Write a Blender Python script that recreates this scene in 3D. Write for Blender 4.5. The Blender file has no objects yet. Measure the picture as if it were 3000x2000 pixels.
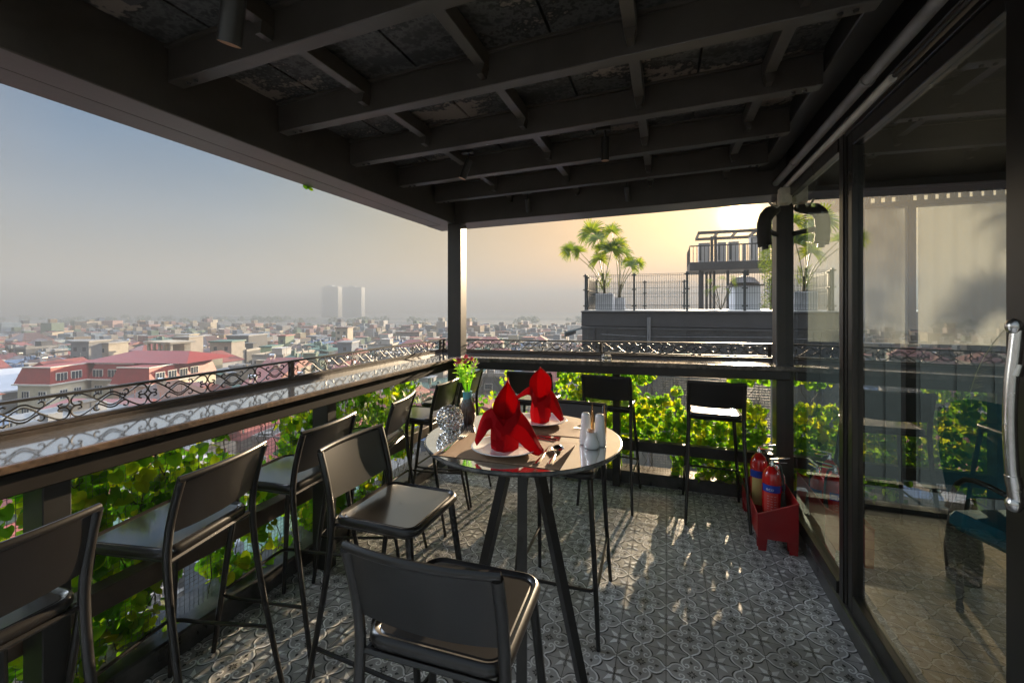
EXPO = 2.7; SKYF = 0.42; SKY_FILL = 24.0; SUNE = 4.4; HAZEC = (.205,.228,.255,1)
import bpy, math, random
from mathutils import Vector, Matrix, noise
R = math.radians
PI = math.pi
rnd = random.Random(7)
C = bpy.context.scene.collection
# ---------------------------------------------------------------- camera constants (16 mm class wide lens, level, slight lens shift)
F = 1270.0; HZ = 898.0; TH = math.atan(454.0 / F); SN = math.sin(TH); CS = math.cos(TH); EYE = 1.5
SUN_EL = R(10.5); SUN_AZ = R(8.0)            # azimuth from +Y towards +X

def ray(u, v):
    a = (u - 1500.0) / F; b = (v - HZ) / F
    return (-SN + a * CS, CS + a * SN, -b)
def onY(u, v, Y):
    d = ray(u, v); t = Y / d[1]; return Vector((d[0] * t, Y, EYE + d[2] * t))
def onZ(u, v, z):
    d = ray(u, v); t = (z - EYE) / d[2]; return Vector((d[0] * t, d[1] * t, z))
def onT(u, v, t):
    d = ray(u, v); return Vector((d[0] * t, d[1] * t, EYE + d[2] * t))

# ---------------------------------------------------------------- materials
MATS = {}
def mat(name, col, rough=0.6, metal=0.0, var=0.0, vscale=8.0, bump=0.0, bscale=40.0, col2=None, spec=0.5, ior=1.5, coat=0.0, trans=0.0, sss=0.0):
    m = bpy.data.materials.new(name); m.use_nodes = True
    nt = m.node_tree; b = nt.nodes['Principled BSDF']
    b.inputs['Base Color'].default_value = (*col, 1); b.inputs['Roughness'].default_value = rough
    b.inputs['Metallic'].default_value = metal; b.inputs['Specular IOR Level'].default_value = spec
    b.inputs['IOR'].default_value = ior; b.inputs['Coat Weight'].default_value = coat
    b.inputs['Coat Roughness'].default_value = 0.05 if rough < .3 else .16
    if trans: b.inputs['Transmission Weight'].default_value = trans
    if var or col2 or bump:
        tc = nt.nodes.new('ShaderNodeTexCoord')
    if var or col2:
        n = nt.nodes.new('ShaderNodeTexNoise'); n.inputs['Scale'].default_value = vscale; n.inputs['Detail'].default_value = 6
        n.inputs['Roughness'].default_value = 0.65
        nt.links.new(tc.outputs['Object'], n.inputs['Vector'])
        r = nt.nodes.new('ShaderNodeValToRGB')
        c2 = col2 if col2 else tuple(min(1, c * (1 + var)) for c in col)
        c1 = col if col2 else tuple(c * (1 - var) for c in col)
        r.color_ramp.elements[0].color = (*c1, 1); r.color_ramp.elements[1].color = (*c2, 1)
        r.color_ramp.elements[0].position = 0.35; r.color_ramp.elements[1].position = 0.68
        nt.links.new(n.outputs['Fac'], r.inputs['Fac']); nt.links.new(r.outputs['Color'], b.inputs['Base Color'])
        mr = nt.nodes.new('ShaderNodeMapRange'); mr.inputs['To Min'].default_value = max(0.0, rough - 0.1 * (rough > .15)); mr.inputs['To Max'].default_value = min(1, rough + 0.1)
        nt.links.new(n.outputs['Fac'], mr.inputs['Value']); nt.links.new(mr.outputs['Result'], b.inputs['Roughness'])
    if bump:
        n2 = nt.nodes.new('ShaderNodeTexNoise'); n2.inputs['Scale'].default_value = bscale; n2.inputs['Detail'].default_value = 4
        nt.links.new(tc.outputs['Object'], n2.inputs['Vector'])
        bp = nt.nodes.new('ShaderNodeBump'); bp.inputs['Strength'].default_value = bump; bp.inputs['Distance'].default_value = 0.004
        nt.links.new(n2.outputs['Fac'], bp.inputs['Height']); nt.links.new(bp.outputs['Normal'], b.inputs['Normal'])
    MATS[name] = m
    return m

def leafmat(name, c1, c2, c3, tr=0.5, scale=9.0, rough=0.45, tv=3.2):
    """backlit foliage: diffuse + translucent with clumps of different greens"""
    m = bpy.data.materials.new(name); m.use_nodes = True; nt = m.node_tree; nt.nodes.clear()
    out = nt.nodes.new('ShaderNodeOutputMaterial'); g = nt.nodes.new('ShaderNodeNewGeometry')
    tc = nt.nodes.new('ShaderNodeTexCoord'); n = nt.nodes.new('ShaderNodeTexNoise'); n.inputs['Scale'].default_value = scale
    n.inputs['Detail'].default_value = 3
    nt.links.new(tc.outputs['Object'], n.inputs['Vector'])
    ad = nt.nodes.new('ShaderNodeMath'); ad.operation = 'MULTIPLY_ADD'; ad.inputs[1].default_value = 0.45; 
    nt.links.new(g.outputs['Random Per Island'], ad.inputs[0])
    mm = nt.nodes.new('ShaderNodeMath'); mm.operation = 'MULTIPLY_ADD'; mm.inputs[1].default_value = 1.0; mm.inputs[2].default_value = -0.2
    nt.links.new(n.outputs['Fac'], mm.inputs[0]); nt.links.new(mm.outputs[0], ad.inputs[2])
    r = nt.nodes.new('ShaderNodeValToRGB'); e = r.color_ramp.elements
    e[0].position = 0.2; e[0].color = (*c1, 1); e[1].position = 0.85; e[1].color = (*c3, 1)
    k = e.new(0.52); k.color = (*c2, 1)
    nt.links.new(ad.outputs[0], r.inputs['Fac'])
    b = nt.nodes.new('ShaderNodeBsdfPrincipled'); b.inputs['Roughness'].default_value = rough
    nt.links.new(r.outputs['Color'], b.inputs['Base Color'])
    t = nt.nodes.new('ShaderNodeBsdfTranslucent')
    hs = nt.nodes.new('ShaderNodeHueSaturation'); hs.inputs['Hue'].default_value = 0.488; hs.inputs['Value'].default_value = tv; hs.inputs['Saturation'].default_value = 1.05
    nt.links.new(r.outputs['Color'], hs.inputs['Color']); nt.links.new(hs.outputs['Color'], t.inputs['Color'])
    mx = nt.nodes.new('ShaderNodeMixShader'); mx.inputs[0].default_value = tr
    nt.links.new(b.outputs[0], mx.inputs[1]); nt.links.new(t.outputs[0], mx.inputs[2]); nt.links.new(mx.outputs[0], out.inputs['Surface'])
    MATS[name] = m; return m

def glassmat(name, tint, boost=1.5, rough=0.0, base=0.0):
    m = bpy.data.materials.new(name); m.use_nodes = True; nt = m.node_tree; nt.nodes.clear()
    out = nt.nodes.new('ShaderNodeOutputMaterial'); tr = nt.nodes.new('ShaderNodeBsdfTransparent'); tr.inputs[0].default_value = (*tint, 1)
    gl = nt.nodes.new('ShaderNodeBsdfGlossy'); gl.inputs['Roughness'].default_value = rough; gl.inputs['Color'].default_value = (0.93, 0.96, 0.97, 1)
    fr = nt.nodes.new('ShaderNodeFresnel'); fr.inputs['IOR'].default_value = 1.52
    mu = nt.nodes.new('ShaderNodeMath'); mu.operation = 'MULTIPLY_ADD'; mu.inputs[1].default_value = boost; mu.inputs[2].default_value = base; mu.use_clamp = True
    nt.links.new(fr.outputs[0], mu.inputs[0])
    gg = nt.nodes.new('ShaderNodeNewGeometry'); iv = nt.nodes.new('ShaderNodeMath'); iv.operation = 'SUBTRACT'; iv.inputs[0].default_value = 1.0; nt.links.new(gg.outputs['Backfacing'], iv.inputs[1])
    m3 = nt.nodes.new('ShaderNodeMath'); m3.operation = 'MULTIPLY'; nt.links.new(mu.outputs[0], m3.inputs[0]); nt.links.new(iv.outputs[0], m3.inputs[1])
    mx = nt.nodes.new('ShaderNodeMixShader'); nt.links.new(m3.outputs[0], mx.inputs[0])
    nt.links.new(tr.outputs[0], mx.inputs[1]); nt.links.new(gl.outputs[0], mx.inputs[2]); nt.links.new(mx.outputs[0], out.inputs['Surface'])
    MATS[name] = m; return m

steel = mat('black_steel', (0.017, 0.0155, 0.014), 0.42, 0.0, var=0.15, vscale=6, bump=0.05, bscale=90)
stoolm = mat('stool_steel', (0.0105, 0.0088, 0.008), 0.36, 0.0, bump=0.05, bscale=160, coat=0.3, spec=.35)
stoolm.node_tree.nodes['Principled BSDF'].inputs['Coat IOR'].default_value = 1.75
seatm = mat('seat_steel', (0.020, 0.018, 0.017), 0.3, 0.0, bump=0.03, bscale=160, coat=1.0)
seatm.node_tree.nodes['Principled BSDF'].inputs['Coat IOR'].default_value = 2.3
seatm.node_tree.nodes['Principled BSDF'].inputs['Coat Roughness'].default_value = .13
beamm = mat('beam_paint', (0.075, 0.064, 0.054), 0.36, var=0.2, vscale=2.5, bump=0.15, bscale=30)
edgem = mat('worn_wood_edge', (0.035, 0.022, 0.016), 0.45, col2=(0.15, 0.085, 0.045), vscale=9, bump=0.4, bscale=60)
kerbm = mat('kerb_stone', (0.02, 0.02, 0.02), 0.3, col2=(0.09, 0.085, 0.08), vscale=7, bump=0.1, bscale=50)
ironm = mat('wrought_iron', (0.02, 0.017, 0.015), 0.42, var=0.3, vscale=20)
ironbar = mat('rusty_rail', (0.025, 0.018, 0.014), 0.5, col2=(0.05, 0.03, 0.02), vscale=5, bump=0.2)
stone = mat('polished_stone', (0.9, 0.9, 0.91), 0.035, 0.93, col2=(0.97, 0.97, 0.97), vscale=24, ior=3, spec=0.9)
tabstone = mat('table_stone', (0.92, 0.92, 0.92), 0.03, 0.96, col2=(1, 1, 1), vscale=11, ior=3, spec=0.9)
cream = mat('white_ceramic', (0.8, 0.8, 0.8), 0.12, coat=0.5)
wirem = mat('mesh_wire', (0.10, 0.10, 0.09), 0.5)
redp = mat('red_paint', (0.36, 0.008, 0.012), 0.32, coat=0.3, var=0.12, vscale=5)
redcan = mat('red_cylinder', (0.62, 0.008, 0.008), 0.18, coat=0.7)
bluel = mat('blue_label', (0.01, 0.06, 0.45), 0.35)
whitel = mat('white_lettering', (0.8, 0.8, 0.8), 0.5)
redl = mat('red_label', (0.75, 0.07, 0.05), 0.4)
yell = mat('yellow_label', (0.7, 0.55, 0.2), 0.4)
rubber = mat('black_rubber', (0.012, 0.014, 0.014), 0.45)
chrome = mat('chrome', (0.75, 0.75, 0.75), 0.12, 1.0)
brushed = mat('brushed_steel', (0.62, 0.60, 0.58), 0.24, 1.0, var=0.06, vscale=40)
pipeg = mat('grey_pipe', (0.26, 0.25, 0.24), 0.4, var=0.2)
pipew = mat('cream_pipe', (0.75, 0.70, 0.6), 0.5, var=0.15)
boxm = mat('cream_box', (0.72, 0.65, 0.5), 0.6, var=0.2, vscale=18)
insul = mat('pipe_insulation', (0.035, 0.03, 0.026), 0.7, var=0.3, vscale=14, bump=0.5, bscale=22)
lampin = mat('lamp_inner', (0.45, 0.24, 0.10), 0.3, 0.8)  # copper tint stands in for sunlight reflected inside the lamp
lampb = mat('lamp_body', (0.03, 0.028, 0.026), 0.35)
mato = mat('placemat_weave', (0.30, 0.19, 0.115), 0.62, var=0.12, vscale=120, bump=0.5, bscale=500)
# ceiling deck: black paint with mouldy bare patches
def deckmat():
    m = mat('stained_deck', (0.014, 0.014, 0.013), 0.55)
    nt = m.node_tree; b = nt.nodes['Principled BSDF']; tc = nt.nodes.new('ShaderNodeTexCoord')
    n1 = nt.nodes.new('ShaderNodeTexNoise'); n1.inputs['Scale'].default_value = 2.6; n1.inputs['Detail'].default_value = 2
    n2 = nt.nodes.new('ShaderNodeTexNoise'); n2.inputs['Scale'].default_value = 45; n2.inputs['Detail'].default_value = 8
    mp = nt.nodes.new('ShaderNodeMapping'); mp.inputs['Scale'].default_value = (0.8, 1.9, 1)
    nt.links.new(tc.outputs['Object'], mp.inputs['Vector']); nt.links.new(mp.outputs[0], n1.inputs['Vector']); nt.links.new(tc.outputs['Object'], n2.inputs['Vector'])
    a = nt.nodes.new('ShaderNodeMath'); a.operation = 'MULTIPLY_ADD'; a.inputs[1].default_value = 0.45
    nt.links.new(n2.outputs['Fac'], a.inputs[0]); nt.links.new(n1.outputs['Fac'], a.inputs[2])
    r = nt.nodes.new('ShaderNodeValToRGB'); e = r.color_ramp.elements
    e[0].position = 0.80; e[0].color = (0.012, 0.012, 0.011, 1); e[1].position = 0.86; e[1].color = (0.22, 0.18, 0.15, 1)
    k = e.new(0.76); k.color = (0.014, 0.014, 0.013, 1); k2 = e.new(0.70); k2.color = (0.085, 0.085, 0.08, 1); k3 = e.new(0.6); k3.color = (0.02, 0.02, 0.019, 1)
    nt.links.new(a.outputs[0], r.inputs['Fac']); nt.links.new(r.outputs['Color'], b.inputs['Base Color'])
    return m
deckm = deckmat()
# red cloth with a trace of translucency
def clothmat():
    m = bpy.data.materials.new('red_cloth'); m.use_nodes = True; nt = m.node_tree; b = nt.nodes['Principled BSDF']; out = nt.nodes['Material Output']
    b.inputs['Base Color'].default_value = (0.42, 0.002, 0.008, 1); b.inputs['Roughness'].default_value = 0.9; b.inputs['Specular IOR Level'].default_value = 0.15
    t = nt.nodes.new('ShaderNodeBsdfTranslucent'); t.inputs[0].default_value = (0.62, 0.012, 0.008, 1)
    mx = nt.nodes.new('ShaderNodeMixShader'); mx.inputs[0].default_value = 0.35
    tc = nt.nodes.new('ShaderNodeTexCoord'); n = nt.nodes.new('ShaderNodeTexNoise'); n.inputs['Scale'].default_value = 60; n.inputs['Detail'].default_value = 5
    nt.links.new(tc.outputs['Object'], n.inputs['Vector']); bp = nt.nodes.new('ShaderNodeBump'); bp.inputs['Strength'].default_value = 0.35; bp.inputs['Distance'].default_value = 0.002
    nt.links.new(n.outputs['Fac'], bp.inputs['Height']); nt.links.new(bp.outputs[0], b.inputs['Normal'])
    nt.links.new(b.outputs[0], mx.inputs[1]); nt.links.new(t.outputs[0], mx.inputs[2]); nt.links.new(mx.outputs[0], out.inputs['Surface'])
    return m
clothm = clothmat()
vineleaf = leafmat('vine_leaf', (0.02, 0.075, 0.008), (0.07, 0.16, 0.010), (0.26, 0.25, 0.015), 0.62, 5.0)
palmleaf = leafmat('palm_leaf', (0.035, 0.065, 0.012), (0.075, 0.12, 0.012), (0.17, 0.20, 0.02), 0.5, 3.0, tv=1.8)
treeleaf = leafmat('tree_leaf', (0.02, 0.04, 0.02), (0.03, 0.055, 0.022), (0.05, 0.075, 0.03), 0.25, 0.3)
stemm = mat('stem_bark', (0.06, 0.05, 0.025), 0.7, var=0.3)
petiole = mat('palm_petiole', (0.10, 0.11, 0.035), 0.5, var=0.2)
flowst = leafmat('flower_green', (0.08, 0.20, 0.02), (0.14, 0.30, 0.03), (0.25, 0.40, 0.05), 0.5, 30)
pane = glassmat('window_glass', (0.80, 0.86, 0.85), 1.7, 0.0, 0.05)
panefix = glassmat('fixed_glass', (0.78, 0.88, 0.88), 2.2, 0.0, 0.08)
smallglass = glassmat('clear_glass', (0.93, 0.95, 0.95), 1.6, 0.02, 0.06)

# ---------------------------------------------------------------- mesh builder
class MB:
    def __init__(s): s.v = []; s.f = []; s.m = []; s.sm = []
    def add(s, vs, fs, mi=0, smooth=False):
        o = len(s.v); s.v.extend([tuple(p) for p in vs])
        for f in fs: s.f.append(tuple(i + o for i in f)); s.m.append(mi); s.sm.append(smooth)
        return s
    def box(s, x0, x1, y0, y1, z0, z1, mi=0, bev=0.0):
        if bev <= 0:
            vs = [(x, y, z) for z in (z0, z1) for y in (y0, y1) for x in (x0, x1)]
            s.add(vs, [(0, 2, 3, 1), (4, 5, 7, 6), (0, 1, 5, 4), (2, 6, 7, 3), (0, 4, 6, 2), (1, 3, 7, 5)], mi); return s
        b = bev; vs = []; 
        # chamfered box: 24 verts
        cs = [(sx, sy, sz) for sz in (0, 1) for sy in (0, 1) for sx in (0, 1)]
        X = (x0, x1); Y = (y0, y1); Z = (z0, z1); D = (1, -1)
        idx = {}
        for (i, j, k) in cs:
            px, py, pz = X[i], Y[j], Z[k]
            idx[(i, j, k, 'x')] = len(vs); vs.append((px, py + b * D[j], pz + b * D[k]))
            idx[(i, j, k, 'y')] = len(vs); vs.append((px + b * D[i], py, pz + b * D[k]))
            idx[(i, j, k, 'z')] = len(vs); vs.append((px + b * D[i], py + b * D[j], pz))
        fs = []
        for i in (0, 1):
            q = [idx[(i, 0, 0, 'x')], idx[(i, 1, 0, 'x')], idx[(i, 1, 1, 'x')], idx[(i, 0, 1, 'x')]]; fs.append(q if i else q[::-1])
            q = [idx[(0, i, 0, 'y')], idx[(1, i, 0, 'y')], idx[(1, i, 1, 'y')], idx[(0, i, 1, 'y')]]; fs.append(q[::-1] if i else q)
            q = [idx[(0, 0, i, 'z')], idx[(1, 0, i, 'z')], idx[(1, 1, i, 'z')], idx[(0, 1, i, 'z')]]; fs.append(q if i else q[::-1])
        for i in (0, 1):
            for j in (0, 1):
                fs.append([idx[(i, j, 0, 'x')], idx[(i, j, 1, 'x')], idx[(i, j, 1, 'y')], idx[(i, j, 0, 'y')]])
                fs.append([idx[(i, 0, j, 'x')], idx[(i, 1, j, 'x')], idx[(i, 1, j, 'z')], idx[(i, 0, j, 'z')]])
                fs.append([idx[(0, i, j, 'y')], idx[(1, i, j, 'y')], idx[(1, i, j, 'z')], idx[(0, i, j, 'z')]])
        for c in cs: fs.append([idx[(*c, 'x')], idx[(*c, 'y')], idx[(*c, 'z')]])
        s.add(vs, fs, mi); s.rec = True; return s
    def tube(s, pts, r, n=8, mi=0, cap=True, flat=1.0, up=None):
        pts = [Vector(p) for p in pts]; k = len(pts); rs = r if isinstance(r, (list, tuple)) else [r] * k
        vs = []; fs = []; prev = None
        for i, p in enumerate(pts):
            d = (pts[min(i + 1, k - 1)] - pts[max(i - 1, 0)]).normalized()
            if prev is None:
                a = Vector(up) if up else (Vector((0, 0, 1)) if abs(d.z) < 0.9 else Vector((1, 0, 0)))
            else: a = prev
            x = (a - d * a.dot(d)); 
            if x.length < 1e-6: x = d.orthogonal()
            x.normalize(); prev = x; y = d.cross(x)
            for j in range(n):
                t = 2 * PI * (j + 0.5) / n; vs.append(p + x * (math.cos(t) * rs[i]) + y * (math.sin(t) * rs[i] * flat))
        for i in range(k - 1):
            for j in range(n):
                fs.append((i * n + j, i * n + (j + 1) % n, (i + 1) * n + (j + 1) % n, (i + 1) * n + j))
        if cap: fs.append(tuple(range(n))[::-1]); fs.append(tuple((k - 1) * n + j for j in range(n)))
        s.add(vs, fs, mi, n > 4); return s
    def lathe(s, prof, cx=0, cy=0, n=24, mi=0, ax=None):
        vs = []; fs = []; k = len(prof)
        for (r, z) in prof:
            for j in range(n):
                t = 2 * PI * j / n; vs.append((cx + r * math.cos(t), cy + r * math.sin(t), z))
        for i in range(k - 1):
            for j in range(n): fs.append((i * n + j, i * n + (j + 1) % n, (i + 1) * n + (j + 1) % n, (i + 1) * n + j))
        fs.append(tuple(range(n))[::-1]); fs.append(tuple((k - 1) * n + j for j in range(n)))
        s.add(vs, fs, mi, True); return s
    def quad(s, a, b, c, d, mi=0): s.add([a, b, c, d], [(0, 1, 2, 3)], mi); return s
    def prism(s, poly, y0, y1, mi=0, axis='y'):
        n = len(poly); vs = []
        for y in (y0, y1):
            for (a, b) in poly: vs.append((a, y, b) if axis == 'y' else ((y, a, b) if axis == 'x' else (a, b, y)))
        fs = [tuple(range(n)), tuple(range(2 * n - 1, n - 1, -1))] + [(i, i + n, (i + 1) % n + n, (i + 1) % n) for i in range(n)]
        s.add(vs, fs, mi); return s
    def xf(s, fn): s.v = [tuple(fn(Vector(p))) for p in s.v]; return s
    def build(s, name, mats, parent=None, sharp=35, rec=True):
        me = bpy.data.meshes.new(name); me.from_pydata(s.v, [], s.f)
        if not isinstance(mats, (list, tuple)): mats = [mats]
        for m in mats: me.materials.append(m)
        me.polygons.foreach_set('material_index', s.m); me.polygons.foreach_set('use_smooth', s.sm)
        if rec and len(s.f) < 30000 and not any(False for _ in ()):
            import bmesh
            bm = bmesh.new(); bm.from_mesh(me); bmesh.ops.recalc_face_normals(bm, faces=bm.faces); bm.to_mesh(me); bm.free()
        if any(s.sm):
            try: me.set_sharp_from_angle(angle=R(sharp))
            except Exception: pass
        me.update(); o = bpy.data.objects.new(name, me); C.objects.link(o)
        if parent: o.parent = parent
        return o
def empty(name, loc=(0, 0, 0), rz=0, parent=None):
    o = bpy.data.objects.new(name, None); o.empty_display_size = 0.1; C.objects.link(o); o.location = loc; o.rotation_euler = (0, 0, rz)
    if parent: o.parent = parent
    return o
def tag(o, label=None, cat=None, group=None, kind=None):
    if label: o['label'] = label
    if cat: o['category'] = cat
    if group: o['group'] = group
    if kind: o['kind'] = kind
    return o
def copy_tree(o, parent=None):
    c = o.copy(); C.objects.link(c); c.parent = parent
    for ch in list(CH.get(o.name, [])) or [x for x in o.children]: copy_tree(ch, c)
    return c
CH = {}
def cat_rom(P, n=4, closed=False):
    out = []; k = len(P)
    rng = range(k if closed else k - 1)
    for i in rng:
        p0 = P[(i - 1) % k] if closed or i > 0 else P[0]; p1 = P[i]; p2 = P[(i + 1) % k]; p3 = P[(i + 2) % k] if closed or i + 2 < k else P[-1]
        for j in range(n):
            t = j / n
            out.append(tuple(0.5 * ((2 * b) + (-a + c) * t + (2 * a - 5 * b + 4 * c - d) * t * t + (-a + 3 * b - 3 * c + d) * t ** 3) for a, b, c, d in zip(p0, p1, p2, p3)))
    if not closed: out.append(tuple(P[-1]))
    return out
TILT = 0.0145
def tl(p): return Vector((p.x, p.y, p.z + TILT * max(0.0, p.x + 1.75)))
# ================================================================ TERRACE FLOOR with inlaid cement tile pattern
XL, XR, YB = -1.97, 0.78, 3.81
def ribbon(mb, P, w, z, mi):
    vs = []; n = len(P)
    for i, p in enumerate(P):
        q0 = P[max(i - 1, 0)]; q1 = P[min(i + 1, n - 1)]; dx = q1[0] - q0[0]; dy = q1[1] - q0[1]; L = math.hypot(dx, dy) or 1
        ww = w(i / (n - 1)) if callable(w) else w
        nx = -dy / L * ww / 2; ny = dx / L * ww / 2
        vs += [(p[0] + nx, p[1] + ny, z), (p[0] - nx, p[1] - ny, z)]
    mb.add(vs, [(2 * i, 2 * i + 1, 2 * i + 3, 2 * i + 2) for i in range(n - 1)], mi)
def tile_pattern():
    t = MB(); ribs = []
    half = [(.0985, .0035), (.089, .011), (.078, .027), (.062, .037), (.046, .037), (.034, .029), (.030, .018), (.037, .0105), (.047, .012), (.050, .020), (.044, .024)]
    half = cat_rom(half, 2); dark = [(.0985, .010), (.087, .019), (.078, .034), (.062, .0445), (.046, .0455)]; dark = cat_rom(dark, 3)
    for k in range(4):
        c, s = (1, 0, -1, 0)[k], (0, 1, 0, -1)[k]
        for m in (1, -1):
            h = [(x * c - y * m * s, x * s + y * m * c) for x, y in half]; ribbon(t, h, lambda q: 0.0074 * (1 - 0.35 * q), .0016, 1)
            d = [(x * c - y * m * s, x * s + y * m * c) for x, y in dark]; ribbon(t, d, lambda q: 0.0075 * math.sin(PI * min(1, q * 0.85 + 0.1)), .0012, 2)
            # thin dark leaf line beside the grout at the corner
            lf = [(.0995, .098), (.093, .085), (.0985, .066)]
            l2 = [(x * c - y * m * s, x * s + y * m * c) for x, y in cat_rom(lf, 3)]; ribbon(t, l2, 0.0018, .0020, 2)
        for q in ((.097, .097),):
            K = [(.0985, .0985), (.093, .077), (.060, .060), (.077, .093)]
            t.add([(x * c - y * s, x * s + y * c, .0016) for x, y in K], [(0, 1, 2, 3)], 3)
            lob = [(.074, .002), (.060, .007), (.054, .0), (.060, -.007)]
            t.add([(x * c - y * s, x * s + y * c, .0012) for x, y in lob], [(0, 1, 2, 3)], 2)
    for k in range(8):
        a = k * PI / 4; L = .022 if k % 2 == 0 else .017
        p = [(.004, 0), (L * .6, .0042), (L, 0), (L * .6, -.0042)]
        t.add([(x * math.cos(a) - y * math.sin(a), x * math.sin(a) + y * math.cos(a), .0014) for x, y in p], [(0, 1, 2, 3)], 2)
    return t
tbase = mat('tile_ground', (0.42, 0.405, 0.385), 0.36, var=0.22, vscale=5.5, bump=0.12, bscale=60)
tlight = mat('tile_light_scroll', (0.90, 0.88, 0.84), 0.36, var=0.18, vscale=7)
tdark = mat('tile_dark_line', (0.035, 0.035, 0.035), 0.33, var=0.2)
tstar = mat('tile_star', (0.86, 0.84, 0.81), 0.36, var=0.18, vscale=7)
def tiletone(m):
    nt = m.node_tree; bs = nt.nodes['Principled BSDF']; src = bs.inputs['Base Color'].links[0].from_socket
    tc = nt.nodes.new('ShaderNodeTexCoord'); mp = nt.nodes.new('ShaderNodeMapping'); mp.inputs['Location'].default_value = (-gx0 + 4, -3.81 + 10, 0); mp.inputs['Scale'].default_value = (1, 1, 0)
    nt.links.new(tc.outputs['Object'], mp.inputs['Vector']); dv = nt.nodes.new('ShaderNodeVectorMath'); dv.operation = 'SCALE'; dv.inputs['Scale'].default_value = 5.0; nt.links.new(mp.outputs[0], dv.inputs[0])
    fl_ = nt.nodes.new('ShaderNodeVectorMath'); fl_.operation = 'FLOOR'; nt.links.new(dv.outputs[0], fl_.inputs[0]); wn = nt.nodes.new('ShaderNodeTexWhiteNoise'); wn.noise_dimensions = '3D'; nt.links.new(fl_.outputs[0], wn.inputs['Vector'])
    r1 = nt.nodes.new('ShaderNodeMapRange'); r1.inputs['To Min'].default_value = .84; r1.inputs['To Max'].default_value = 1.12; nt.links.new(wn.outputs['Value'], r1.inputs['Value'])
    n2 = nt.nodes.new('ShaderNodeTexNoise'); n2.inputs['Scale'].default_value = 1.7; n2.inputs['Detail'].default_value = 7; n2.inputs['Roughness'].default_value = .7; nt.links.new(tc.outputs['Object'], n2.inputs['Vector'])
    r2 = nt.nodes.new('ShaderNodeMapRange'); r2.inputs['From Min'].default_value = .3; r2.inputs['From Max'].default_value = .7; r2.inputs['To Min'].default_value = .74; r2.inputs['To Max'].default_value = 1.12; nt.links.new(n2.outputs['Fac'], r2.inputs['Value'])
    mu = nt.nodes.new('ShaderNodeMath'); mu.operation = 'MULTIPLY'; nt.links.new(r1.outputs[0], mu.inputs[0]); nt.links.new(r2.outputs[0], mu.inputs[1])
    sc_ = nt.nodes.new('ShaderNodeVectorMath'); sc_.operation = 'SCALE'; nt.links.new(src, sc_.inputs[0]); nt.links.new(mu.outputs[0], sc_.inputs['Scale']); nt.links.new(sc_.outputs[0], bs.inputs['Base Color'])
gx0 = onZ(1952, 1700, 0).x
for m_ in (tbase, tlight, tstar): tiletone(m_)
fl = MB(); fl.quad((XL - .3, -2.2, 0), (XR + .3, -2.2, 0), (XR + .3, 4.2, 0), (XL - .3, 4.2, 0), 0)
T = tile_pattern(); n0 = len(T.v)
x = XL - .01 ; xs = []
gx0 = onZ(1952, 1700, 0).x     # a grout line runs exactly along the view's vanishing line
gx = gx0 - 0.2 * 10
while gx < XR:
    gy = 3.81 - 0.2 * 30
    while gy < 3.79:
        cx, cy = gx + .1, gy + .1
        if cx - .1 < XR + 0.02 and cx > XL - 0.08:
            fl.add([(a + cx, b + cy, c) for a, b, c in T.v], T.f, 0)
            for i in range(len(T.f)): fl.m[len(fl.f) - len(T.f) + i] = T.m[i]
        gy += 0.2
    gx += 0.2
gx = gx0 - 2.0
while gx < XR + .1:
    fl.quad((gx - .001, -2.2, .0024), (gx + .001, -2.2, .0024), (gx + .001, 3.81, .0024), (gx - .001, 3.81, .0024), 2); gx += .2
gy = 3.81 - 6.0
while gy < 3.8:
    fl.quad((XL, gy - .0009, .0022), (XR, gy - .0009, .0022), (XR, gy + .0009, .0022), (XL, gy + .0009, .0022), 2); gy += .2
tag(fl.build('terrace_floor', [tbase, tlight, tdark, tstar], rec=False), kind='structure')
slab = MB(); slab.box(-2.3, 6.2, -2.6, 4.05, -.35, -.006)
tag(slab.build('floor_slab', kerbm), kind='structure')

# kerbs
kb = MB(); kb.box(-2.22, XL, -2.2, 4.0, -.1, .10, bev=.008); tag(kb.build('stone_kerb', kerbm), 'low dark stone kerb along the floor under the left bar counter', 'kerb', 'kerbs round the terrace')
kb = MB(); kb.box(XL + .001, .78, YB, 4.0, -.1, .10, bev=.008); tag(kb.build('stone_kerb', kerbm), 'low dark stone kerb along the floor under the back bar counter', 'kerb', 'kerbs round the terrace')
kb = MB(); kb.box(.781, .93, -2.2, 4.0, -.1, .09, bev=.008); tag(kb.build('stone_kerb', kerbm), 'dark stone sill on the floor carrying the glass wall', 'kerb', 'kerbs round the terrace')

# ================================================================ BAR COUNTER
bc = empty('bar_counter', (-1.9, 1.0, 0)); tag(bc, 'L-shaped bar counter with polished dark stone top running along both open sides', 'bar counter')
def child(mb, name, m, par, **k):
    off = par.matrix_world.translation if False else Vector(par.location)
    mb.xf(lambda p: p - off); return mb.build(name, m, par, **k)
ct = MB(); ct.box(-2.13, -1.758, -2.0, 3.83, 1.028, 1.053); child(ct, 'countertop', stone, bc)
ct = MB(); ct.box(-1.757, -1.737, -2.0, 3.417, 1.030, 1.0535, bev=.003); child(ct, 'counter_edge', edgem, bc)
ct = MB(); ct.box(-1.757, .80, 3.44, 3.83, 1.028, 1.053); ct.xf(tl); child(ct, 'countertop', stone, bc)
ct = MB(); ct.box(-1.734, .84, 3.418, 3.439, 1.020, 1.054, bev=.003); ct.xf(tl); child(ct, 'counter_edge', mat('back_counter_edge', (0.05, 0.045, 0.04), 0.25, col2=(0.2, 0.17, 0.14), vscale=20), bc)
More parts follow.
